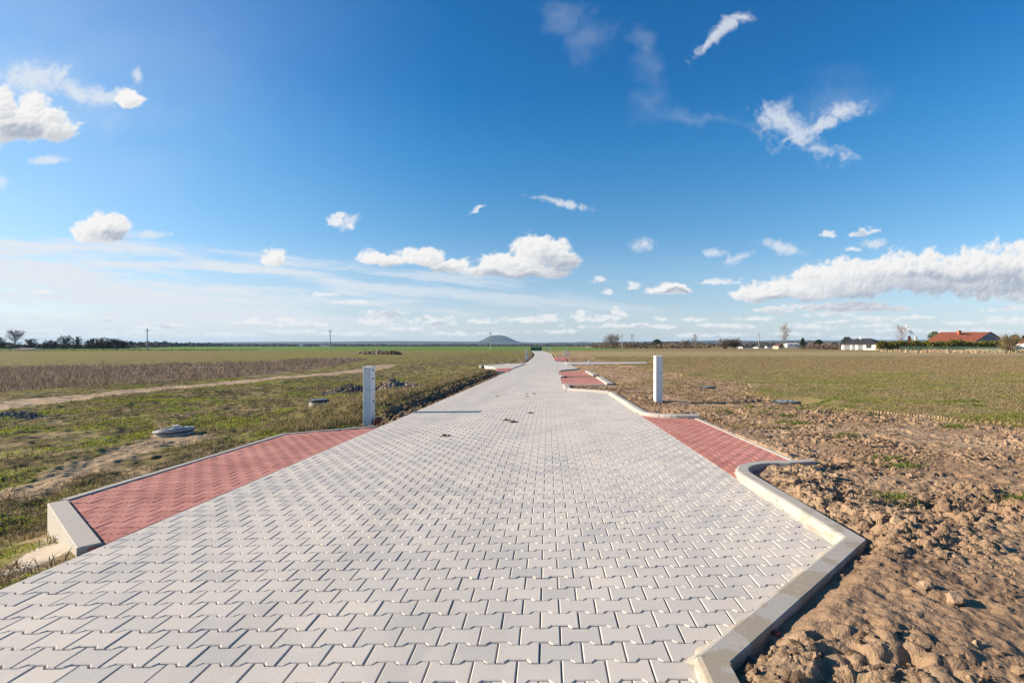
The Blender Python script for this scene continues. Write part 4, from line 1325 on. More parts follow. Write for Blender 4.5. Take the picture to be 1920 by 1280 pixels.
def branchy(seed, hgt, width, stems=1, base=.15, nb=26, tw=.06, cols=((.13, .105, .095), (.17, .135, .115)), up=.55, sub=5, twn=5, peak=.55):
    """bare tree: returns (first stem verts/faces, crown verts/faces/colours including the other stems); branches all along the stem, then branchlets, then twigs"""
    r_ = random.Random(seed)
    tv = MB(); V, T, C_ = [], [], []
    def rod(p, e, w0, w1):
        d = (e - p).normalized(); s_ = d.orthogonal().normalized(); s2 = d.cross(s_); n = len(V); c_ = r_.choice(cols)
        V.extend([p - s_ * w0, p + s_ * w0, e + s_ * w1, e - s_ * w1, p - s2 * w0, p + s2 * w0, e + s2 * w1, e - s2 * w1])
        T.extend([(n, n + 1, n + 2), (n, n + 2, n + 3), (n + 4, n + 5, n + 6), (n + 4, n + 6, n + 7)]); C_.extend([c_] * 8)
    def twig(p, d, l, w):
        s_ = d.orthogonal().normalized(); s_.rotate(Matrix.Rotation(r_.uniform(0, 6.28), 3, d)); n = len(V)
        V.extend([p - s_ * w, p + s_ * w, p + d * l]); T.append((n, n + 1, n + 2)); C_.extend([r_.choice(cols)] * 3)
    for k in range(stems):
        hs_ = hgt * (1 if k == 0 else r_.uniform(.62, .98))
        lean = Vector((r_.uniform(-1, 1), r_.uniform(-1, 1), 0)) * (width * .28 if stems > 1 else width * .05)
        pts = []
        for i in range(7):
            t = i / 6
            pts.append(Vector((lean.x * t + r_.gauss(0, .012) * hgt * (i > 0), lean.y * t + r_.gauss(0, .012) * hgt * (i > 0), -.3 + (hs_ * .93 + .3) * t)))
        w0 = .016 * hgt / math.sqrt(stems)
        if k == 0: tv.tube(pts, [w0 * (1 - .85 * i / 6) for i in range(7)], 6, False)
        else:  # further stems go into the crown mesh, not the trunk
            for i in range(6): rod(pts[i], pts[i + 1], w0 * (1 - .14 * i), w0 * (1 - .14 * (i + 1)))
        for j in range(max(6, int(nb / stems))):
            t = base + (1 - base) * r_.random() ** .85
            f = t * 6; i = min(int(f), 5); p = pts[i].lerp(pts[i + 1], f - i)
            q_ = (t - peak) / (1.02 - peak) if t > peak else (peak - t) / (peak + .15)
            L_ = width * .5 * math.sqrt(max(.03, 1 - q_ * q_)) * r_.uniform(.7, 1.1) / (1.25 if stems > 1 else 1)
            a = r_.uniform(0, 6.28); u = up * r_.uniform(.6, 1.5) + .5 * t
            d = Vector((math.cos(a), math.sin(a), u)).normalized(); L_ = min(L_, (hgt * 1.03 - p.z) / max(d.z, .25))
            e = p + d * L_ + Vector((0, 0, .06 * L_))
            rod(p, e, tw * .8, tw * .4)
            for m_ in range(sub):
                s0 = p.lerp(e, r_.uniform(.25, 1)); dd = (d + Vector((r_.gauss(0, .6), r_.gauss(0, .6), r_.gauss(.15, .45)))).normalized(); l2 = L_ * r_.uniform(.25, .5)
                e2 = s0 + dd * l2; rod(s0, e2, tw * .45, tw * .25)
                for o_ in range(twn):
                    d3 = (dd + Vector((r_.gauss(0, .7), r_.gauss(0, .7), r_.gauss(.1, .55)))).normalized()
                    twig(s0.lerp(e2, r_.uniform(.1, 1)), d3, l2 * r_.uniform(.4, .9), tw * .32)
    return (tv.v, tv.f), (np.array([v[:] for v in V]), T, np.array(C_))


def bare_tree(name, seed, hgt, label, cat, loc, group=None, barkm=None, **kw):
    (tv, tf), (V, T, C_) = branchy(seed, hgt, **kw)
    r_ = empty(name, loc); tag(r_, label, cat, group)
    new_mesh('trunk', tv, tf, barkm or M_bark, True, r_)
    tri_mesh('crown', V, T, M_twig, parent=r_, attrs=dict(tint=C_))
    return r_


def leafy(name, seed, hgt, rad, label, cat, loc, cols, group=None, shape='round', n=1500, leaf=.3, trunk=True):
    """evergreen: leaf clumps through the volume of an uneven crown, over a trunk"""
    r_ = np.random.default_rng(seed)
    t_ = r_.random(n) ** .8
    if shape == 'cone': prof = (1 - t_) ** .8 * (.75 + .5 * r_.random(n)); zz = .06 * hgt + t_ * hgt * .94
    elif shape == 'column': prof = np.minimum(1, np.sqrt(np.clip((1 - t_) * 6, 0, 1))) * (.7 + .35 * r_.random(n)); zz = t_ * hgt
    else: prof = np.sqrt(np.clip(1 - (2 * t_ - 1) ** 2, 0, 1)) * (.55 + .5 * r_.random(n)); zz = .15 * hgt + t_ * hgt * .85
    a = r_.uniform(0, 6.28, n)
    lob = 1 + .28 * np.sin(a * 3 + t_ * 9 + seed) + .2 * np.sin(a * 5 - t_ * 14)
    c_ = np.column_stack([np.cos(a) * prof * rad * lob, np.sin(a) * prof * rad * lob, zz])
    d1 = r_.normal(0, 1, (n, 3)); d1 /= np.linalg.norm(d1, axis=1)[:, None]
    d2 = np.cross(d1, r_.normal(0, 1, (n, 3))); d2 /= np.linalg.norm(d2, axis=1)[:, None]
    s_ = leaf * r_.uniform(.6, 1.3, (n, 1))
    V = np.stack([c_ - d1 * s_, c_ + d1 * s_, c_ + d2 * s_ * 1.2], 1).reshape(-1, 3)
    T = np.arange(n * 3).reshape(-1, 3)
    o = empty(name, loc); tag(o, label, cat, group)
    tri_mesh('crown', V, T, M_twig, parent=o, attrs=dict(tint=np.repeat(palette(n, cols, .25, r_), 3, axis=0)))
    if trunk:
        m_ = MB(); m_.tube([(0, 0, -.4), (0, 0, hgt * .4), (0, 0, hgt * .8)], [rad * .10, rad * .07, rad * .03], 6); m_.build('trunk', M_bark, o)
    return o


def place(px, Yd, dz=-.1):
    x = (px - CX) / F * Yd
    return (x, Yd, float(hgt_at(x, Yd)[0]) + dz)


dk = ((.15, .125, .12), (.19, .16, .145), (.11, .095, .095))
br = ((.17, .125, .10), (.21, .16, .13), (.14, .105, .085))
pk = ((.26, .20, .16), (.21, .16, .13), (.30, .235, .19))
# left horizon
LG = 'bare trees on the left horizon'
bare_tree('bare_tree', 3, 9.6, 'tall rounded bare tree rising above the left tree line', 'tree', place(28, 275), LG, width=9.0, nb=70, tw=.06, cols=dk, base=.35, sub=6, peak=.65)
LT = [(-30, 9.5, 12), (2, 9, 11), (58, 8.5, 11), (84, 7, 8), (100, 6.5, 8), (116, 11, 9), (128, 11.4, 9), (142, 10.5, 9), (150, 10, 6)]
LB = ['dark bare tree left of the tall rounded tree at the picture edge', 'dark bare tree at the foot of the tall rounded tree, left edge', 'low dark bare tree right of the tall rounded tree',
      'small pale bare tree in the gap of the left tree line', 'second small bare tree in the gap of the left tree line', 'dense dark bare tree, leftmost of the taller clump', 'dense dark bare tree, middle of the taller clump',
      'looser bare tree at the right of the taller clump', 'thin bare tree ending the taller clump on its right']
for k, ((px, hg, wd_), lb) in enumerate(zip(LT, LB)):
    bare_tree('bare_tree', 20 + k, hg * .64, lb, 'tree', place(px, 262 + 5 * (k % 3)), LG, width=wd_ * .66, nb=60, tw=.10, cols=dk, stems=3 if k in (2, 5, 6) else 2, base=.06, twn=6, sub=6, peak=.5)
WB = [(168, 8.5), (180, 9.4), (193, 9.6), (206, 9.2), (219, 8.6), (231, 7.2)]
WL = ['leftmost', 'second from left', 'third from left', 'fourth from left', 'fifth from left', 'rightmost and lowest']
for k, (px, hg) in enumerate(WB):
    bare_tree('bare_tree', 40 + k, hg * .64, 'bare tree, %s in the even copse left of the tallest pole' % WL[k], 'tree', place(px, 270 + 4 * (k % 2)), LG, width=5.9, nb=80, tw=.10, cols=dk, stems=3, base=.04, twn=7, sub=6, peak=.45)


def wood_mass(name, pts, hgt, depth, cols, seed, n, leaf, kind='stuff'):
    """far wood that reads as one mass: many twig clumps between two plan points"""
    r_ = np.random.default_rng(seed)
    P_ = np.array(pts, float); seg = np.hypot(*(P_[1:] - P_[:-1]).T); S_ = np.concatenate([[0], np.cumsum(seg)])
    s_ = r_.random(n) * S_[-1]
    x = np.interp(s_, S_, P_[:, 0]) + r_.normal(0, depth, n); y = np.interp(s_, S_, P_[:, 1]) + r_.normal(0, depth, n)
    top = hgt * (.6 + .55 * (vnoise(s_ / (hgt * 2.2), s_ * 0, seed)) + .35 * (vnoise(s_ / (hgt * .7), s_ * 0, seed + 1) - .5))
    z0 = hgt_at(x, y) - .2
    z = z0 + top * r_.random(n) ** .8
    d1 = r_.normal(0, 1, (n, 3)); d1 /= np.linalg.norm(d1, axis=1)[:, None]
    d2 = np.cross(d1, r_.normal(0, 1, (n, 3))); d2 /= np.linalg.norm(d2, axis=1)[:, None]
    c_ = np.column_stack([x, y, z]); q_ = leaf * r_.uniform(.5, 1.3, (n, 1))
    V = np.stack([c_ - d1 * q_, c_ + d1 * q_, c_ + d2 * q_], 1).reshape(-1, 3)
    V[:, 2] = np.maximum(V[:, 2], np.repeat(z0, 3))
    o = tri_mesh(name, V, np.arange(3 * n).reshape(-1, 3), M_twig, attrs=dict(tint=np.repeat(palette(n, cols, .2, r_), 3, axis=0)))
    return tag(o, kind=kind)


def P2(px, Yd): return ((px - CX) / F * Yd, Yd)
wood_mass('distant_wood', [P2(-80, 285), P2(120, 285), P2(240, 300)], 3.3, 3, dk, 3, 6500, .5)
wood_mass('distant_wood', [P2(225, 420), P2(300, 520)], 3.4, 5, dk, 13, 1200, .9)
wood_mass('hedgerow', [P2(-100, 176), P2(120, 180), P2(480, 200)], .55, .8, [(.10, .085, .04), (.15, .13, .05), (.13, .14, .04)], 14, 2600, .22)
wood_mass('distant_wood', [P2(230, 800), P2(420, 1600), P2(760, 1900), P2(1140, 1700)], 7.0, 16, [(.075, .075, .06), (.10, .085, .07), (.06, .065, .045), (.11, .09, .085)], 4, 9000, 3.6)
wood_mass('distant_wood', [P2(1120, 900), P2(1400, 800), P2(1700, 760), P2(1990, 800)], 7.5, 12, [(.10, .08, .07), (.125, .095, .085), (.08, .07, .06)], 5, 7000, 2.2)
wood_mass('bushes', [P2(1120, 330), P2(1230, 310), P2(1330, 330)], 3.1, 4, [(.20, .15, .10), (.165, .12, .085), (.15, .12, .06)], 6, 3600, .55)
wood_mass('bushes', [P2(1518, 235), P2(1568, 228)], 2.5, 1.6, [(.17, .12, .095), (.145, .10, .08), (.20, .15, .12)], 8, 1500, .4)
# bushes and trees right of the road
BG = 'brown bare bushes right of the road'
bare_tree('bare_bush', 60, 9.0, 'tall brown bare thicket behind the power pole right of the road', 'bush', place(1150, 310), BG, width=13, stems=6, nb=90, tw=.075, cols=pk, base=.08, twn=6)
bare_tree('bare_bush', 61, 7.2, 'bare thicket left of the tall one, lower and sparser', 'bush', place(1137, 312), BG, width=8, stems=3, nb=46, tw=.075, cols=pk, base=.08)
bare_tree('bare_tree', 62, 9.6, 'slim bare tree right of the tall brown thicket', 'tree', place(1184, 330), BG, width=5, nb=20, tw=.05, cols=br, base=.3)
bare_tree('bare_tree', 63, 8.6, 'bare tree with upright twigs in the middle of the brown bushes', 'tree', place(1300, 300), BG, width=8, stems=2, nb=30, tw=.07, cols=pk, base=.2, up=.9)
bare_tree('bare_bush', 64, 5.0, 'low brown bush left of the tree with upright twigs', 'bush', place(1285, 296), BG, width=8, stems=4, nb=50, tw=.09, cols=br, base=.03, peak=.4)
bare_tree('bare_bush', 65, 5.0, 'dense dark brown round bush, left of a pair by the sheds', 'bush', place(1358, 250), BG, width=7.5, stems=5, nb=100, tw=.09, cols=br, base=.02, twn=8, peak=.4)
bare_tree('bare_bush', 66, 4.9, 'dense dark brown round bush, right of a pair by the sheds', 'bush', place(1376, 250), BG, width=7.5, stems=5, nb=100, tw=.09, cols=br, base=.02, twn=8, peak=.4)
leafy('evergreen_bush', 67, 6.2, 3.0, 'dark evergreen bush behind the brown bushes', 'bush', place(1232, 350), [(.022, .032, .022), (.03, .042, .025)], n=500, leaf=.5)
bare_tree('bare_tree', 68, 12.5, 'tall pale poplar like bare tree beside the yellow house', 'tree', place(1470, 255), None, M_barkp, width=8.5, nb=46, tw=.06, cols=((.33, .27, .22), (.27, .22, .18), (.38, .32, .26)), base=.16, up=1.1, sub=6, peak=.5)
leafy('conifer', 69, 5.6, 1.7, 'dark conifer right of the tall pale bare tree', 'tree', place(1505, 240), [(.018, .028, .018), (.028, .04, .024)], shape='cone', n=600, leaf=.32)
leafy('conifer', 70, 4.9, 1.9, 'rounder dark conifer between the brown bushes and the white house', 'tree', place(1535, 260), [(.02, .03, .02), (.03, .042, .025)], shape='round', n=600, leaf=.35)
leafy('conifer', 71, 6.6, 2.6, 'dark tree top showing behind the left end of the black hip roof', 'tree', place(1588, 275), [(.03, .04, .03), (.045, .05, .035)], n=600, leaf=.4)
bare_tree('bare_tree', 72, 12.0, 'pinkish bare tree behind the hedge near the steam plume', 'tree', place(1690, 262), None, M_barkp, width=8, nb=36, tw=.06, cols=((.30, .20, .18), (.26, .19, .17)), base=.2, up=1.0)
leafy('copper_shrub', 73, 6.3, 1.6, 'reddish narrow shrub behind the hedge under the steam plume', 'shrub', place(1705, 225), [(.16, .07, .05), (.12, .06, .045), (.20, .10, .07)], shape='cone', n=500, leaf=.3)
leafy('green_tree', 74, 9.0, 2.7, 'light green tree behind the left end of the red roof', 'tree', place(1752, 255), [(.10, .125, .05), (.14, .15, .06), (.07, .09, .035)], n=700, leaf=.42)
bare_tree('bare_bush', 75, 4.6, 'straggly olive bush at the end of the mesh fence, right edge', 'bush', place(1894, 138), None, M_barkp, width=6.6, stems=7, nb=210, tw=.045, cols=((.22, .17, .095), (.17, .145, .065), (.27, .21, .13)), base=.02, twn=8, peak=.4)
leafy('conifer', 76, 7.0, 2.2, 'dark conifer beyond the straggly bush, left of two at the right edge', 'tree', place(1903, 235), [(.02, .03, .02), (.03, .042, .025)], shape='round', n=500, leaf=.38)
leafy('conifer', 77, 6.8, 1.9, 'dark conifer at the very right edge beyond the straggly bush', 'tree', place(1924, 235), [(.02, .03, .02), (.03, .042, .025)], shape='round', n=500, leaf=.38)

# thuja hedge: single columns
Yh = 196.0
hx0, hx1 = (1646 - CX) / F * Yh, (1884 - CX) / F * Yh
nT = 46
proto = []
for k in range(4):
    o = leafy('thuja', 90 + k, 3.7, .92, 'x', 'thuja', (0, 0, 0), [(.17, .16, .026), (.12, .12, .022), (.21, .19, .036), (.14, .125, .028)], shape='column', n=1100, leaf=.20, trunk=True)
    proto.append(o)
used = set()
kk = 0
for k in range(nT):
    fx = (k + .5) / nT
    px = 1646 + (1884 - 1646) * fx
    if 1727 < px < 1733: continue
    j = k % 4
    o = proto[j] if j not in used else copy_tree(proto[j]); used.add(j)
    o.location = place(px, Yh + random.gauss(0, .15)); o.rotation_euler.z = random.uniform(0, 6.28)
    s_ = random.uniform(.88, 1.06) * (1.12 if 1780 < px < 1800 else 1.0); o.scale = (random.uniform(.95, 1.15), random.uniform(.95, 1.1), s_)
    tag(o, 'dark olive thuja in the tight clipped hedge before the red roofed house', 'thuja', 'thujas of the hedge')

# ------------------------------------------------------------------ houses
M_wall = mat('white_render', (.74, .72, .69), .9, .05, 2)
M_wallg = mat('grey_render', (.24, .225, .225), .9, .06, 2)
M_tile_d = mat('dark_roof_tiles', (.035, .034, .036), .75, .15, 3, .4, 20)
M_tile_r = mat('red_roof_tiles', (.42, .125, .062), .85, .14, 1.2, .5, 12)
M_glass = mat('window_glass', (.03, .035, .04), .1, .1, 2, spec=.6)
M_gar = mat('grey_door', (.16, .17, .18), .6, .05, 2)
M_frame = mat('dark_frame', (.07, .07, .075), .6, .05, 2)
M_yel = mat('yellow_render', (.55, .46, .30), .9, .06, 2)
M_gable = mat('gable_boards', (.16, .145, .14), .9, .1, 4)


def hip_roof(name, w, d, z0, h, over, material, parent, ridge=.35):
    x0, x1, y0, y1 = -w / 2 - over, w / 2 + over, -over, d + over
    rx = w / 2 * ridge; yc = d / 2
    V = [(x0, y0, z0), (x1, y0, z0), (x1, y1, z0), (x0, y1, z0), (-rx, yc, z0 + h), (rx, yc, z0 + h), (x0, y0, z0 - .18), (x1, y0, z0 - .18), (x1, y1, z0 - .18), (x0, y1, z0 - .18)]
    Fc = [(0, 1, 5, 4), (1, 2, 5), (2, 3, 4, 5), (3, 0, 4), (6, 7, 1, 0), (7, 8, 2, 1), (8, 9, 3, 2), (9, 6, 0, 3), (9, 8, 7, 6)]
    return new_mesh(name, V, Fc, material, False, parent)


def opening(parent, name, x, z, w, h, material, y=0.0, frame=True):
    m_ = MB(); m_.box(x - w / 2, x + w / 2, y - .03, y + .05, z, z + h); o = m_.build(name, material, parent)
    if frame:
        m_ = MB(); t = .09
        m_.box(x - w / 2 - t, x + w / 2 + t, y - .06, y + .02, z + h, z + h + t); m_.box(x - w / 2 - t, x + w / 2 + t, y - .06, y + .02, z - t, z)
        m_.box(x - w / 2 - t, x - w / 2, y - .06, y + .02, z, z + h); m_.box(x + w / 2, x + w / 2 + t, y - .06, y + .02, z, z + h)
        m_.build('frame', M_frame, o)
    return o


# white bungalow with the black hip roof
Yw = 215.0; xw = (1609 - CX) / F * Yw
zb = (HZ - 656.5) / F * Yw + H
r_ = empty('white_house', (xw, Yw, zb), R(-58)); tag(r_, 'white bungalow with a black hip roof and grey doors at the edge of the field', 'house')
m_ = MB(); m_.box(-7.0, 7.0, 0, 9.5, -.8, 2.75); wl = m_.build('wall', M_wall, r_)
rf = hip_roof('roof', 14.0, 9.5, 2.78, 2.35, .75, M_tile_d, r_, .42)
m_ = MB(); m_.box(-1.4, -.8, 4.2, 4.8, 4.0, 5.9, .02); m_.build('chimney', M_wall, rf)
m_ = MB(); m_.tube([(1.2, 4.7, 4.9), (1.2, 4.7, 7.3)], .05, 5); m_.box(.3, 2.3, 4.67, 4.73, 7.0, 7.08); m_.box(.6, 2.0, 4.67, 4.73, 6.6, 6.68); m_.build('aerial', M_steel, rf)
opening(r_, 'garage_door', -4.6, 0, 2.6, 2.3, M_gar, frame=False)
opening(r_, 'door', -1.9, 0, 1.0, 2.2, M_gar)
opening(r_, 'garage_door', .9, 0, 2.1, 2.3, M_gar, frame=False)
wn = opening(r_, 'window', 4.3, .95, 2.0, 1.35, M_glass)

# long house with the red tiled gable roof
Yr = 214.0; zb = (HZ - 655) / F * Yr + H
xl_, xr_ = (1742 - CX) / F * Yr, (1845 - CX) / F * Yr
r_ = empty('red_roofed_house', (0, 0, 0)); tag(r_, 'long low house with a big red tiled roof, chimney and grey gable behind the hedge', 'house')
ze, zr_ = (HZ - 641) / F * Yr + H, (HZ - 622.5) / F * Yr + H
E0, E1 = Vector(((1733 - CX) / F * Yr, Yr, ze)), Vector(((1828 - CX) / F * Yr, Yr, ze))
dirv = Vector((1, 0, 0)); dep = 15.5
Rg0, Rg1 = Vector(((1764 - CX) / F * (Yr + dep / 2), Yr + dep / 2, zr_ + .25)), Vector(((1857 - CX) / F * (Yr + dep / 2) - .0, Yr + dep / 2, zr_ + .25))
B0, B1 = Vector((E0.x + 12.0, Yr + dep, ze)), Vector(((1888 - CX) / F * (Yr + dep), Yr + dep, ze))
th = Vector((0, 0, -.28))
V = [E0, E1, Rg1, Rg0, B1, B0] + [v + th for v in (E0, E1, Rg1, Rg0, B1, B0)]
Fc = [(0, 1, 2, 3), (3, 2, 4, 5), (9, 8, 7, 6), (11, 10, 8, 9), (0, 6, 7, 1), (1, 7, 8, 2), (2, 8, 10, 4), (4, 10, 11, 5), (5, 11, 9, 3), (3, 9, 6, 0)]
rf = new_mesh('roof', V, Fc, M_tile_r, False, r_)
c_ = E0 * .36 + E1 * .1 + Rg0 * .27 + Rg1 * .27
m_ = MB(); cxp = (1799 - CX) / F * (Yr + 6); m_.box(cxp - .55, cxp + .55, Yr + 5.6, Yr + 6.6, zr_ - 1.8, zr_ + .75, .02); m_.box(cxp - .65, cxp + .65, Yr + 5.5, Yr + 6.7, zr_ + .75, zr_ + .88)
m_.build('chimney', M_tile_r, rf)
i_ = Vector((-.35, 0, -.3))
g0, g1, g2 = E1 + i_ + Vector((0, .6, 0)), B1 + i_ + Vector((0, -.6, 0)), Rg1 + i_
bz = zb - .5
V = [(g0.x, g0.y, bz), (g1.x, g1.y, bz), tuple(g1), tuple(g2), tuple(g0), (E0.x + 4.2, E0.y + .6, bz), (E0.x + 4.2, E0.y + .6, ze - .3), (B0.x, B0.y - .6, bz), (B0.x, B0.y - .6, ze - .3)]
new_mesh('wall', V, [(0, 1, 2, 3, 4), (5, 0, 4, 6), (5, 6, 8, 7), (1, 7, 8, 2)], M_wallg, False, r_)
m_ = MB(); m_.tube([E1 + Vector((.1, 0, .05)), Rg1 + Vector((.1, 0, .05)), B1 + Vector((.1, 0, .05))], .16, 4); m_.build('verge_board', M_frame, rf)


def small_house(name, px0, px1, pyb, pye, pyr, Yd, wallm, roofm, label, gable=False):
    zb_ = (HZ - pyb) / F * Yd + H; w = (px1 - px0) / F * Yd; xc = ((px0 + px1) / 2 - CX) / F * Yd
    he = (pyb - pye) / F * Yd; hr = max((pye - pyr) / F * Yd, .25)
    r_ = empty(name, (xc, Yd, zb_)); tag(r_, label, 'house' if 'house' in name else 'shed')
    m_ = MB(); m_.box(-w / 2, w / 2, 0, 7, -1.0, he); m_.build('wall', wallm, r_)
    if gable:
        V = [(-w / 2 - .3, -.3, he), (w / 2 + .3, -.3, he), (0, -.3, he + hr), (-w / 2 - .3, 7.3, he), (w / 2 + .3, 7.3, he), (0, 7.3, he + hr)]
        new_mesh('roof', V, [(0, 1, 2), (3, 5, 4), (0, 2, 5, 3), (1, 4, 5, 2), (0, 3, 4, 1)], roofm, False, r_)
    else: hip_roof('roof', w, 7, he + .2, hr, .35, roofm, r_, .7)
    opening(r_, 'window', -w * .2, he * .35, w * .12, he * .4, M_glass, frame=False)
    opening(r_, 'door', w * .18, .05, w * .09, he * .75, M_gar, frame=False)
    return r_


small_house('white_shed', 1392, 1411, 654, 650.5, 648.3, 330, M_wall, M_tile_d, 'low white shed with dark roof left of the power pole on the right')
small_house('white_shed', 1421, 1434, 654.5, 650.5, 648, 330, M_wall, M_tile_d, 'low white shed with dark roof right behind the power pole on the right')
small_house('white_shed', 1438, 1447, 652, 649, 647.5, 380, M_wall, M_tile_d, 'smallest white shed between the power pole and the yellow house')
small_house('yellow_house', 1459.5, 1471.5, 654, 648.5, 644.5, 280, M_yel, mat('brown_roof', (.10, .06, .045), .9), 'little pale yellow gabled house at the foot of the tall pale bare tree', True)
small_house('white_barn', 1476, 1501, 648.8, 645.0, 643.2, 420, M_wall, mat('pale_roof', (.55, .55, .55), .8), 'long pale flat barn between the tall bare tree and the dark conifer')
small_house('white_house', 1921, 1955, 652, 643.5, 636, 225, M_wall, mat('rust_roof', (.30, .11, .07), .9), 'white house with rusty roof cut by the right picture edge')
small_house('white_barn', 560, 567, 650, 647.2, 646.5, 1500, M_wall, mat('grey_roof', (.5, .5, .52), .8), 'tiny white barn on the far plain left of the lone power pole')
small_house('white_barn', 601, 615, 650.3, 648.2, 647.6, 1550, M_wall, mat('grey_roof_b', (.5, .5, .52), .8), 'tiny long white barn on the far plain beside the lone power pole')
small_house('white_house', 1101, 1106, 653.5, 651, 649, 520, M_wall, mat('grey_roof_c', (.4, .36, .34), .8), 'tiny pale house left of the brown thicket right of the road')

small_house('dark_shed', 21, 60, 656.8, 655.2, 653.2, 245, mat('dark_boards', (.05, .048, .05), .9), mat('weathered_roof', (.20, .20, .21), .9), 'long low dark shed under the tall rounded tree at the left edge')
x_, y_, z_ = place(193, 46)
m_ = MB(); m_.tube([(0, 0, -.2), (.02, 0, .5), (.0, .01, 1.05)], [.03, .028, .024], 6); o = m_.build('wooden_stake', M_bark); o.location = (x_, y_, z_)
tag(o, 'thin dark wooden stake standing in the dead weeds at the left', 'stake')

# lattice mast behind the red roof
r_ = empty('mast', place(1763, 300)); tag(r_, 'thin white mast behind the left end of the red roof', 'mast')
m_ = MB(); m_.tube([(0, 0, -.5), (0, 0, 12.2)], [.14, .08], 6); m_.build('pole', M_plast, r_)
m_ = MB(); m_.box(-.3, .3, -.03, .03, 11.2, 11.3); m_.build('crossbar', M_steel, r_)

# green mesh fence in front of the hedge
M_mesh = bpy.data.materials.new('green_wire_mesh'); M_mesh.use_nodes = True
t = M_mesh.node_tree; t.nodes.clear(); q = G(t)
b = q.n('ShaderNodeBsdfPrincipled'); o = q.n('ShaderNodeOutputMaterial'); b.inputs['Base Color'].default_value = (.07, .14, .105, 1); b.inputs['Roughness'].default_value = .7
tr = q.n('ShaderNodeBsdfTransparent'); ms = q.n('ShaderNodeMixShader')
co = q.n('ShaderNodeTexCoord').outputs['Object']; sx_ = q.n('ShaderNodeSeparateXYZ'); q.put(sx_.inputs[0], co)
fx = q.m('FRACT', q.m('MULTIPLY', q.m('ADD', sx_.outputs[0], sx_.outputs[2]), 9.0)); fz = q.m('FRACT', q.m('MULTIPLY', q.m('SUBTRACT', sx_.outputs[0], sx_.outputs[2]), 9.0))
wire = q.m('MAXIMUM', q.m('LESS_THAN', fx, .15), q.m('LESS_THAN', fz, .15))
q.put(ms.inputs[0], wire); t.links.new(tr.outputs[0], ms.inputs[1]); t.links.new(b.outputs[0], ms.inputs[2]); t.links.new(ms.outputs[0], o.inputs[0])
fr = empty('mesh_fence', (0, 0, 0)); tag(fr, 'green wire mesh fence in the pale reeds before the thuja hedge', 'fence')
FP = [P2(1687, 172), P2(1800, 160), P2(1906, 136)]
V, Fc = [], []
posts = []
for (xa, ya), (xb, yb) in zip(FP[:-1], FP[1:]):
    L_ = math.hypot(xb - xa, yb - ya); k = int(L_ / 2.5)
    posts += [(xa + (xb - xa) * i / k, ya + (yb - ya) * i / k) for i in range(k)]
posts.append(FP[-1])
for i, (x, y) in enumerate(posts):
    z = float(hgt_at(x, y)[0]); V += [(x, y, z + .03), (x, y, z + 1.55)]
    if i: Fc.append((2 * i - 2, 2 * i, 2 * i + 1, 2 * i - 1))
new_mesh('wire_mesh', V, Fc, M_mesh, False, fr)
M_fp = mat('green_post', (.05, .10, .075), .7, .05)
for x, y in posts:
    z = float(hgt_at(x, y)[0]); m_ = MB(); m_.tube([(x, y + .05, z - .3), (x, y + .05, z + 1.6)], .045, 6); m_.build('post', M_fp, fr)

# ------------------------------------------------------------------ steam from a far chimney
n = 46; rr_ = np.random.default_rng(5)
tt = rr_.random(n) ** .9
Ys = 2600.0
sx0 = (1716 - CX) / F * Ys; zs0 = (HZ - 629) / F * Ys
cxs = sx0 - tt * 60 + rr_.normal(0, 6, n) * (0.3 + tt); czs = zs0 + tt * 42 + rr_.normal(0, 5, n) * (.3 + tt)
M_steam = bpy.data.materials.new('steam'); M_steam.use_nodes = True
t = M_steam.node_tree; t.nodes.clear(); q = G(t); o = q.n('ShaderNodeOutputMaterial')
d_ = q.n('ShaderNodeBsdfDiffuse'); q.put(d_.inputs[0], (.85, .85, .87)); tl = q.n('ShaderNodeBsdfTranslucent'); q.put(tl.inputs[0], (.85, .85, .87))
ms = q.n('ShaderNodeMixShader'); ms.inputs[0].default_value = .5; t.links.new(d_.outputs[0], ms.inputs[1]); t.links.new(tl.outputs[0], ms.inputs[2])
tp = q.n('ShaderNodeBsdfTransparent'); m2 = q.n('ShaderNodeMixShader'); m2.inputs[0].default_value = .55; t.links.new(tp.outputs[0], m2.inputs[1]); t.links.new(ms.outputs[0], m2.inputs[2]); t.links.new(m2.outputs[0], o.inputs[0])
stm = lumps('steam_plume', np.column_stack([cxs, Ys + rr_.normal(0, 8, n), czs]), 2.2 + 4.2 * tt, M_steam, base=(IV2, IF2), flat=.9, sink=.9, seed=8, rough=.05)
tag(stm, 'white steam plume drifting left above the hedge on the horizon', 'steam')
stm2 = MB(); stm2.lathe([(9, -20), (7, 40), (6.5, zs0 + H - 6), (5.5, zs0 + H - 6)], 20)
o = stm2.build('chimney_stack', M_conc); o.location = (sx0 + 4, Ys + 2, 0); tag(o, 'far pale chimney stack under the steam plume', 'chimney')

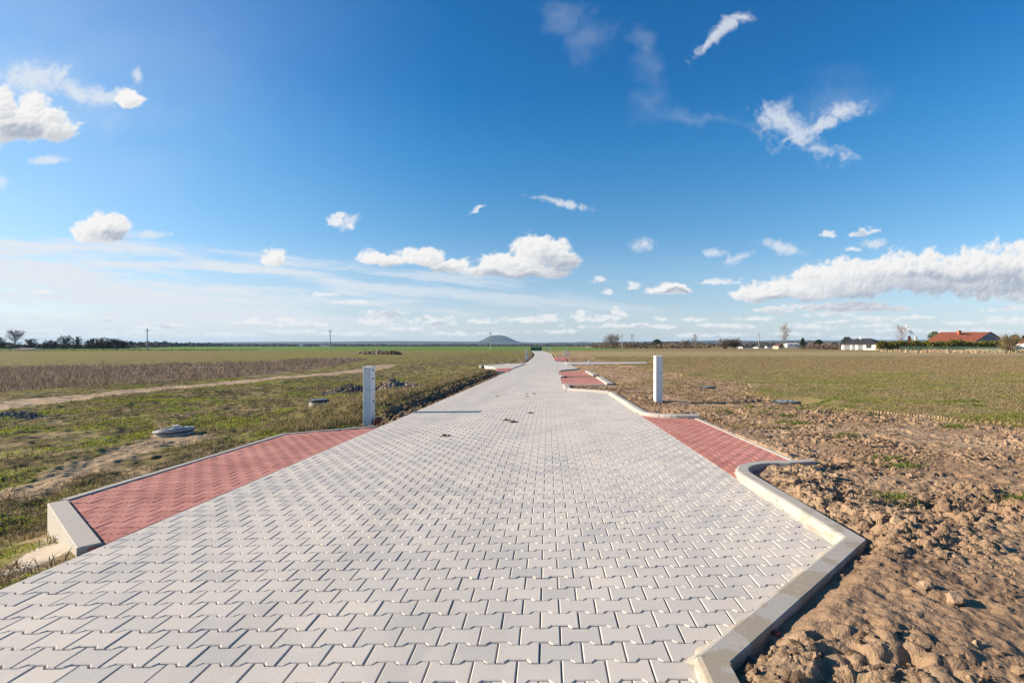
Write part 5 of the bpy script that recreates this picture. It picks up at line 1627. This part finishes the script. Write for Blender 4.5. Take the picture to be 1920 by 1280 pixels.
# ------------------------------------------------------------------ hills
def ridge(name, pts, Yd, depth, color, seed, rough=.06):
    """a hill range as solid terrain: crest heights given along the horizon, front slope running down to the plain"""
    xs = np.array([(p[0] - CX) / F * Yd for p in pts]); hs_ = np.array([(HZ - p[1]) / F * Yd + H for p in pts])
    n = 260; m = 10
    X = np.linspace(xs[0], xs[-1], n); Hh = np.interp(X, xs, hs_)
    ker = np.hanning(9); ker /= ker.sum(); Hp = np.pad(Hh, 4, mode='edge'); Hh = np.convolve(Hp, ker, 'valid')
    V, Fc = [], []
    for j in range(m + 1):
        u = j / m                                       # 0 foot in front, .5 crest, 1 back foot
        k = math.sin(math.pi * u) ** 1.3
        for i in range(n):
            y = Yd + (u - .5) * depth
            nz = float(fbm(np.array(X[i] / (depth * .25)), np.array(y / (depth * .25)), seed, 4)) * rough * 2 * max(Hh[i], 6)
            V.append((X[i] * (y / Yd), y, -8 + (Hh[i] + 8 + nz * (1 - abs(2 * u - 1) ** 2) * (0 if j == m // 2 else 1)) * k + (nz * .22 if j == m // 2 else 0)))
    for j in range(m):
        for i in range(n - 1): Fc.append((j * n + i, j * n + i + 1, (j + 1) * n + i + 1, (j + 1) * n + i))
    mt_ = mat(name + '_cover', color, .95, .22, .01)
    o = new_mesh(name, V, Fc, mt_, True)
    return tag(o, kind='structure')


ridge('hills', [(-250, 648), (-60, 646), (240, 646.5), (320, 646), (360, 642.5), (420, 641.2), (520, 640.6), (640, 640.2), (740, 639.2), (830, 639.8), (900, 640.4), (960, 640.8), (1000, 642), (1090, 643), (1150, 644), (1300, 644.5)], 6200, 1500, (.050, .058, .060), 3)
ridge('hill', [(880, 643.5), (896, 640.5), (907, 636), (916, 631), (924, 628.6), (934, 627.9), (944, 628.8), (953, 632), (961, 636), (970, 639.6), (985, 642.3), (1003, 644.5)], 7200, 1300, (.034, .046, .052), 4, .03)
ridge('hills', [(1000, 643.5), (1030, 642), (1050, 641), (1075, 642.2), (1090, 640.2), (1110, 641.5), (1150, 641.0), (1230, 640), (1290, 639.2), (1340, 638), (1420, 638.8), (1500, 637.4), (1560, 638.5), (1700, 637), (1850, 635.5), (1960, 634.5), (2200, 636)], 5200, 1400, (.048, .050, .050), 5)

# ------------------------------------------------------------------ air
hz = MB(); hz.box(-15000, 15000, -500, 16000, -16, 175)
M_haze = bpy.data.materials.new('haze'); M_haze.use_nodes = True
t = M_haze.node_tree; t.nodes.clear()
pv = t.nodes.new('ShaderNodeVolumePrincipled'); oo = t.nodes.new('ShaderNodeOutputMaterial'); t.links.new(pv.outputs[0], oo.inputs['Volume'])
pv.inputs['Color'].default_value = (.46, .72, 1.0, 1); pv.inputs['Density'].default_value = HAZE = 0.48e-4
pv.inputs['Anisotropy'].default_value = 0.0
hzo = hz.build('haze', M_haze); tag(hzo, kind='stuff')
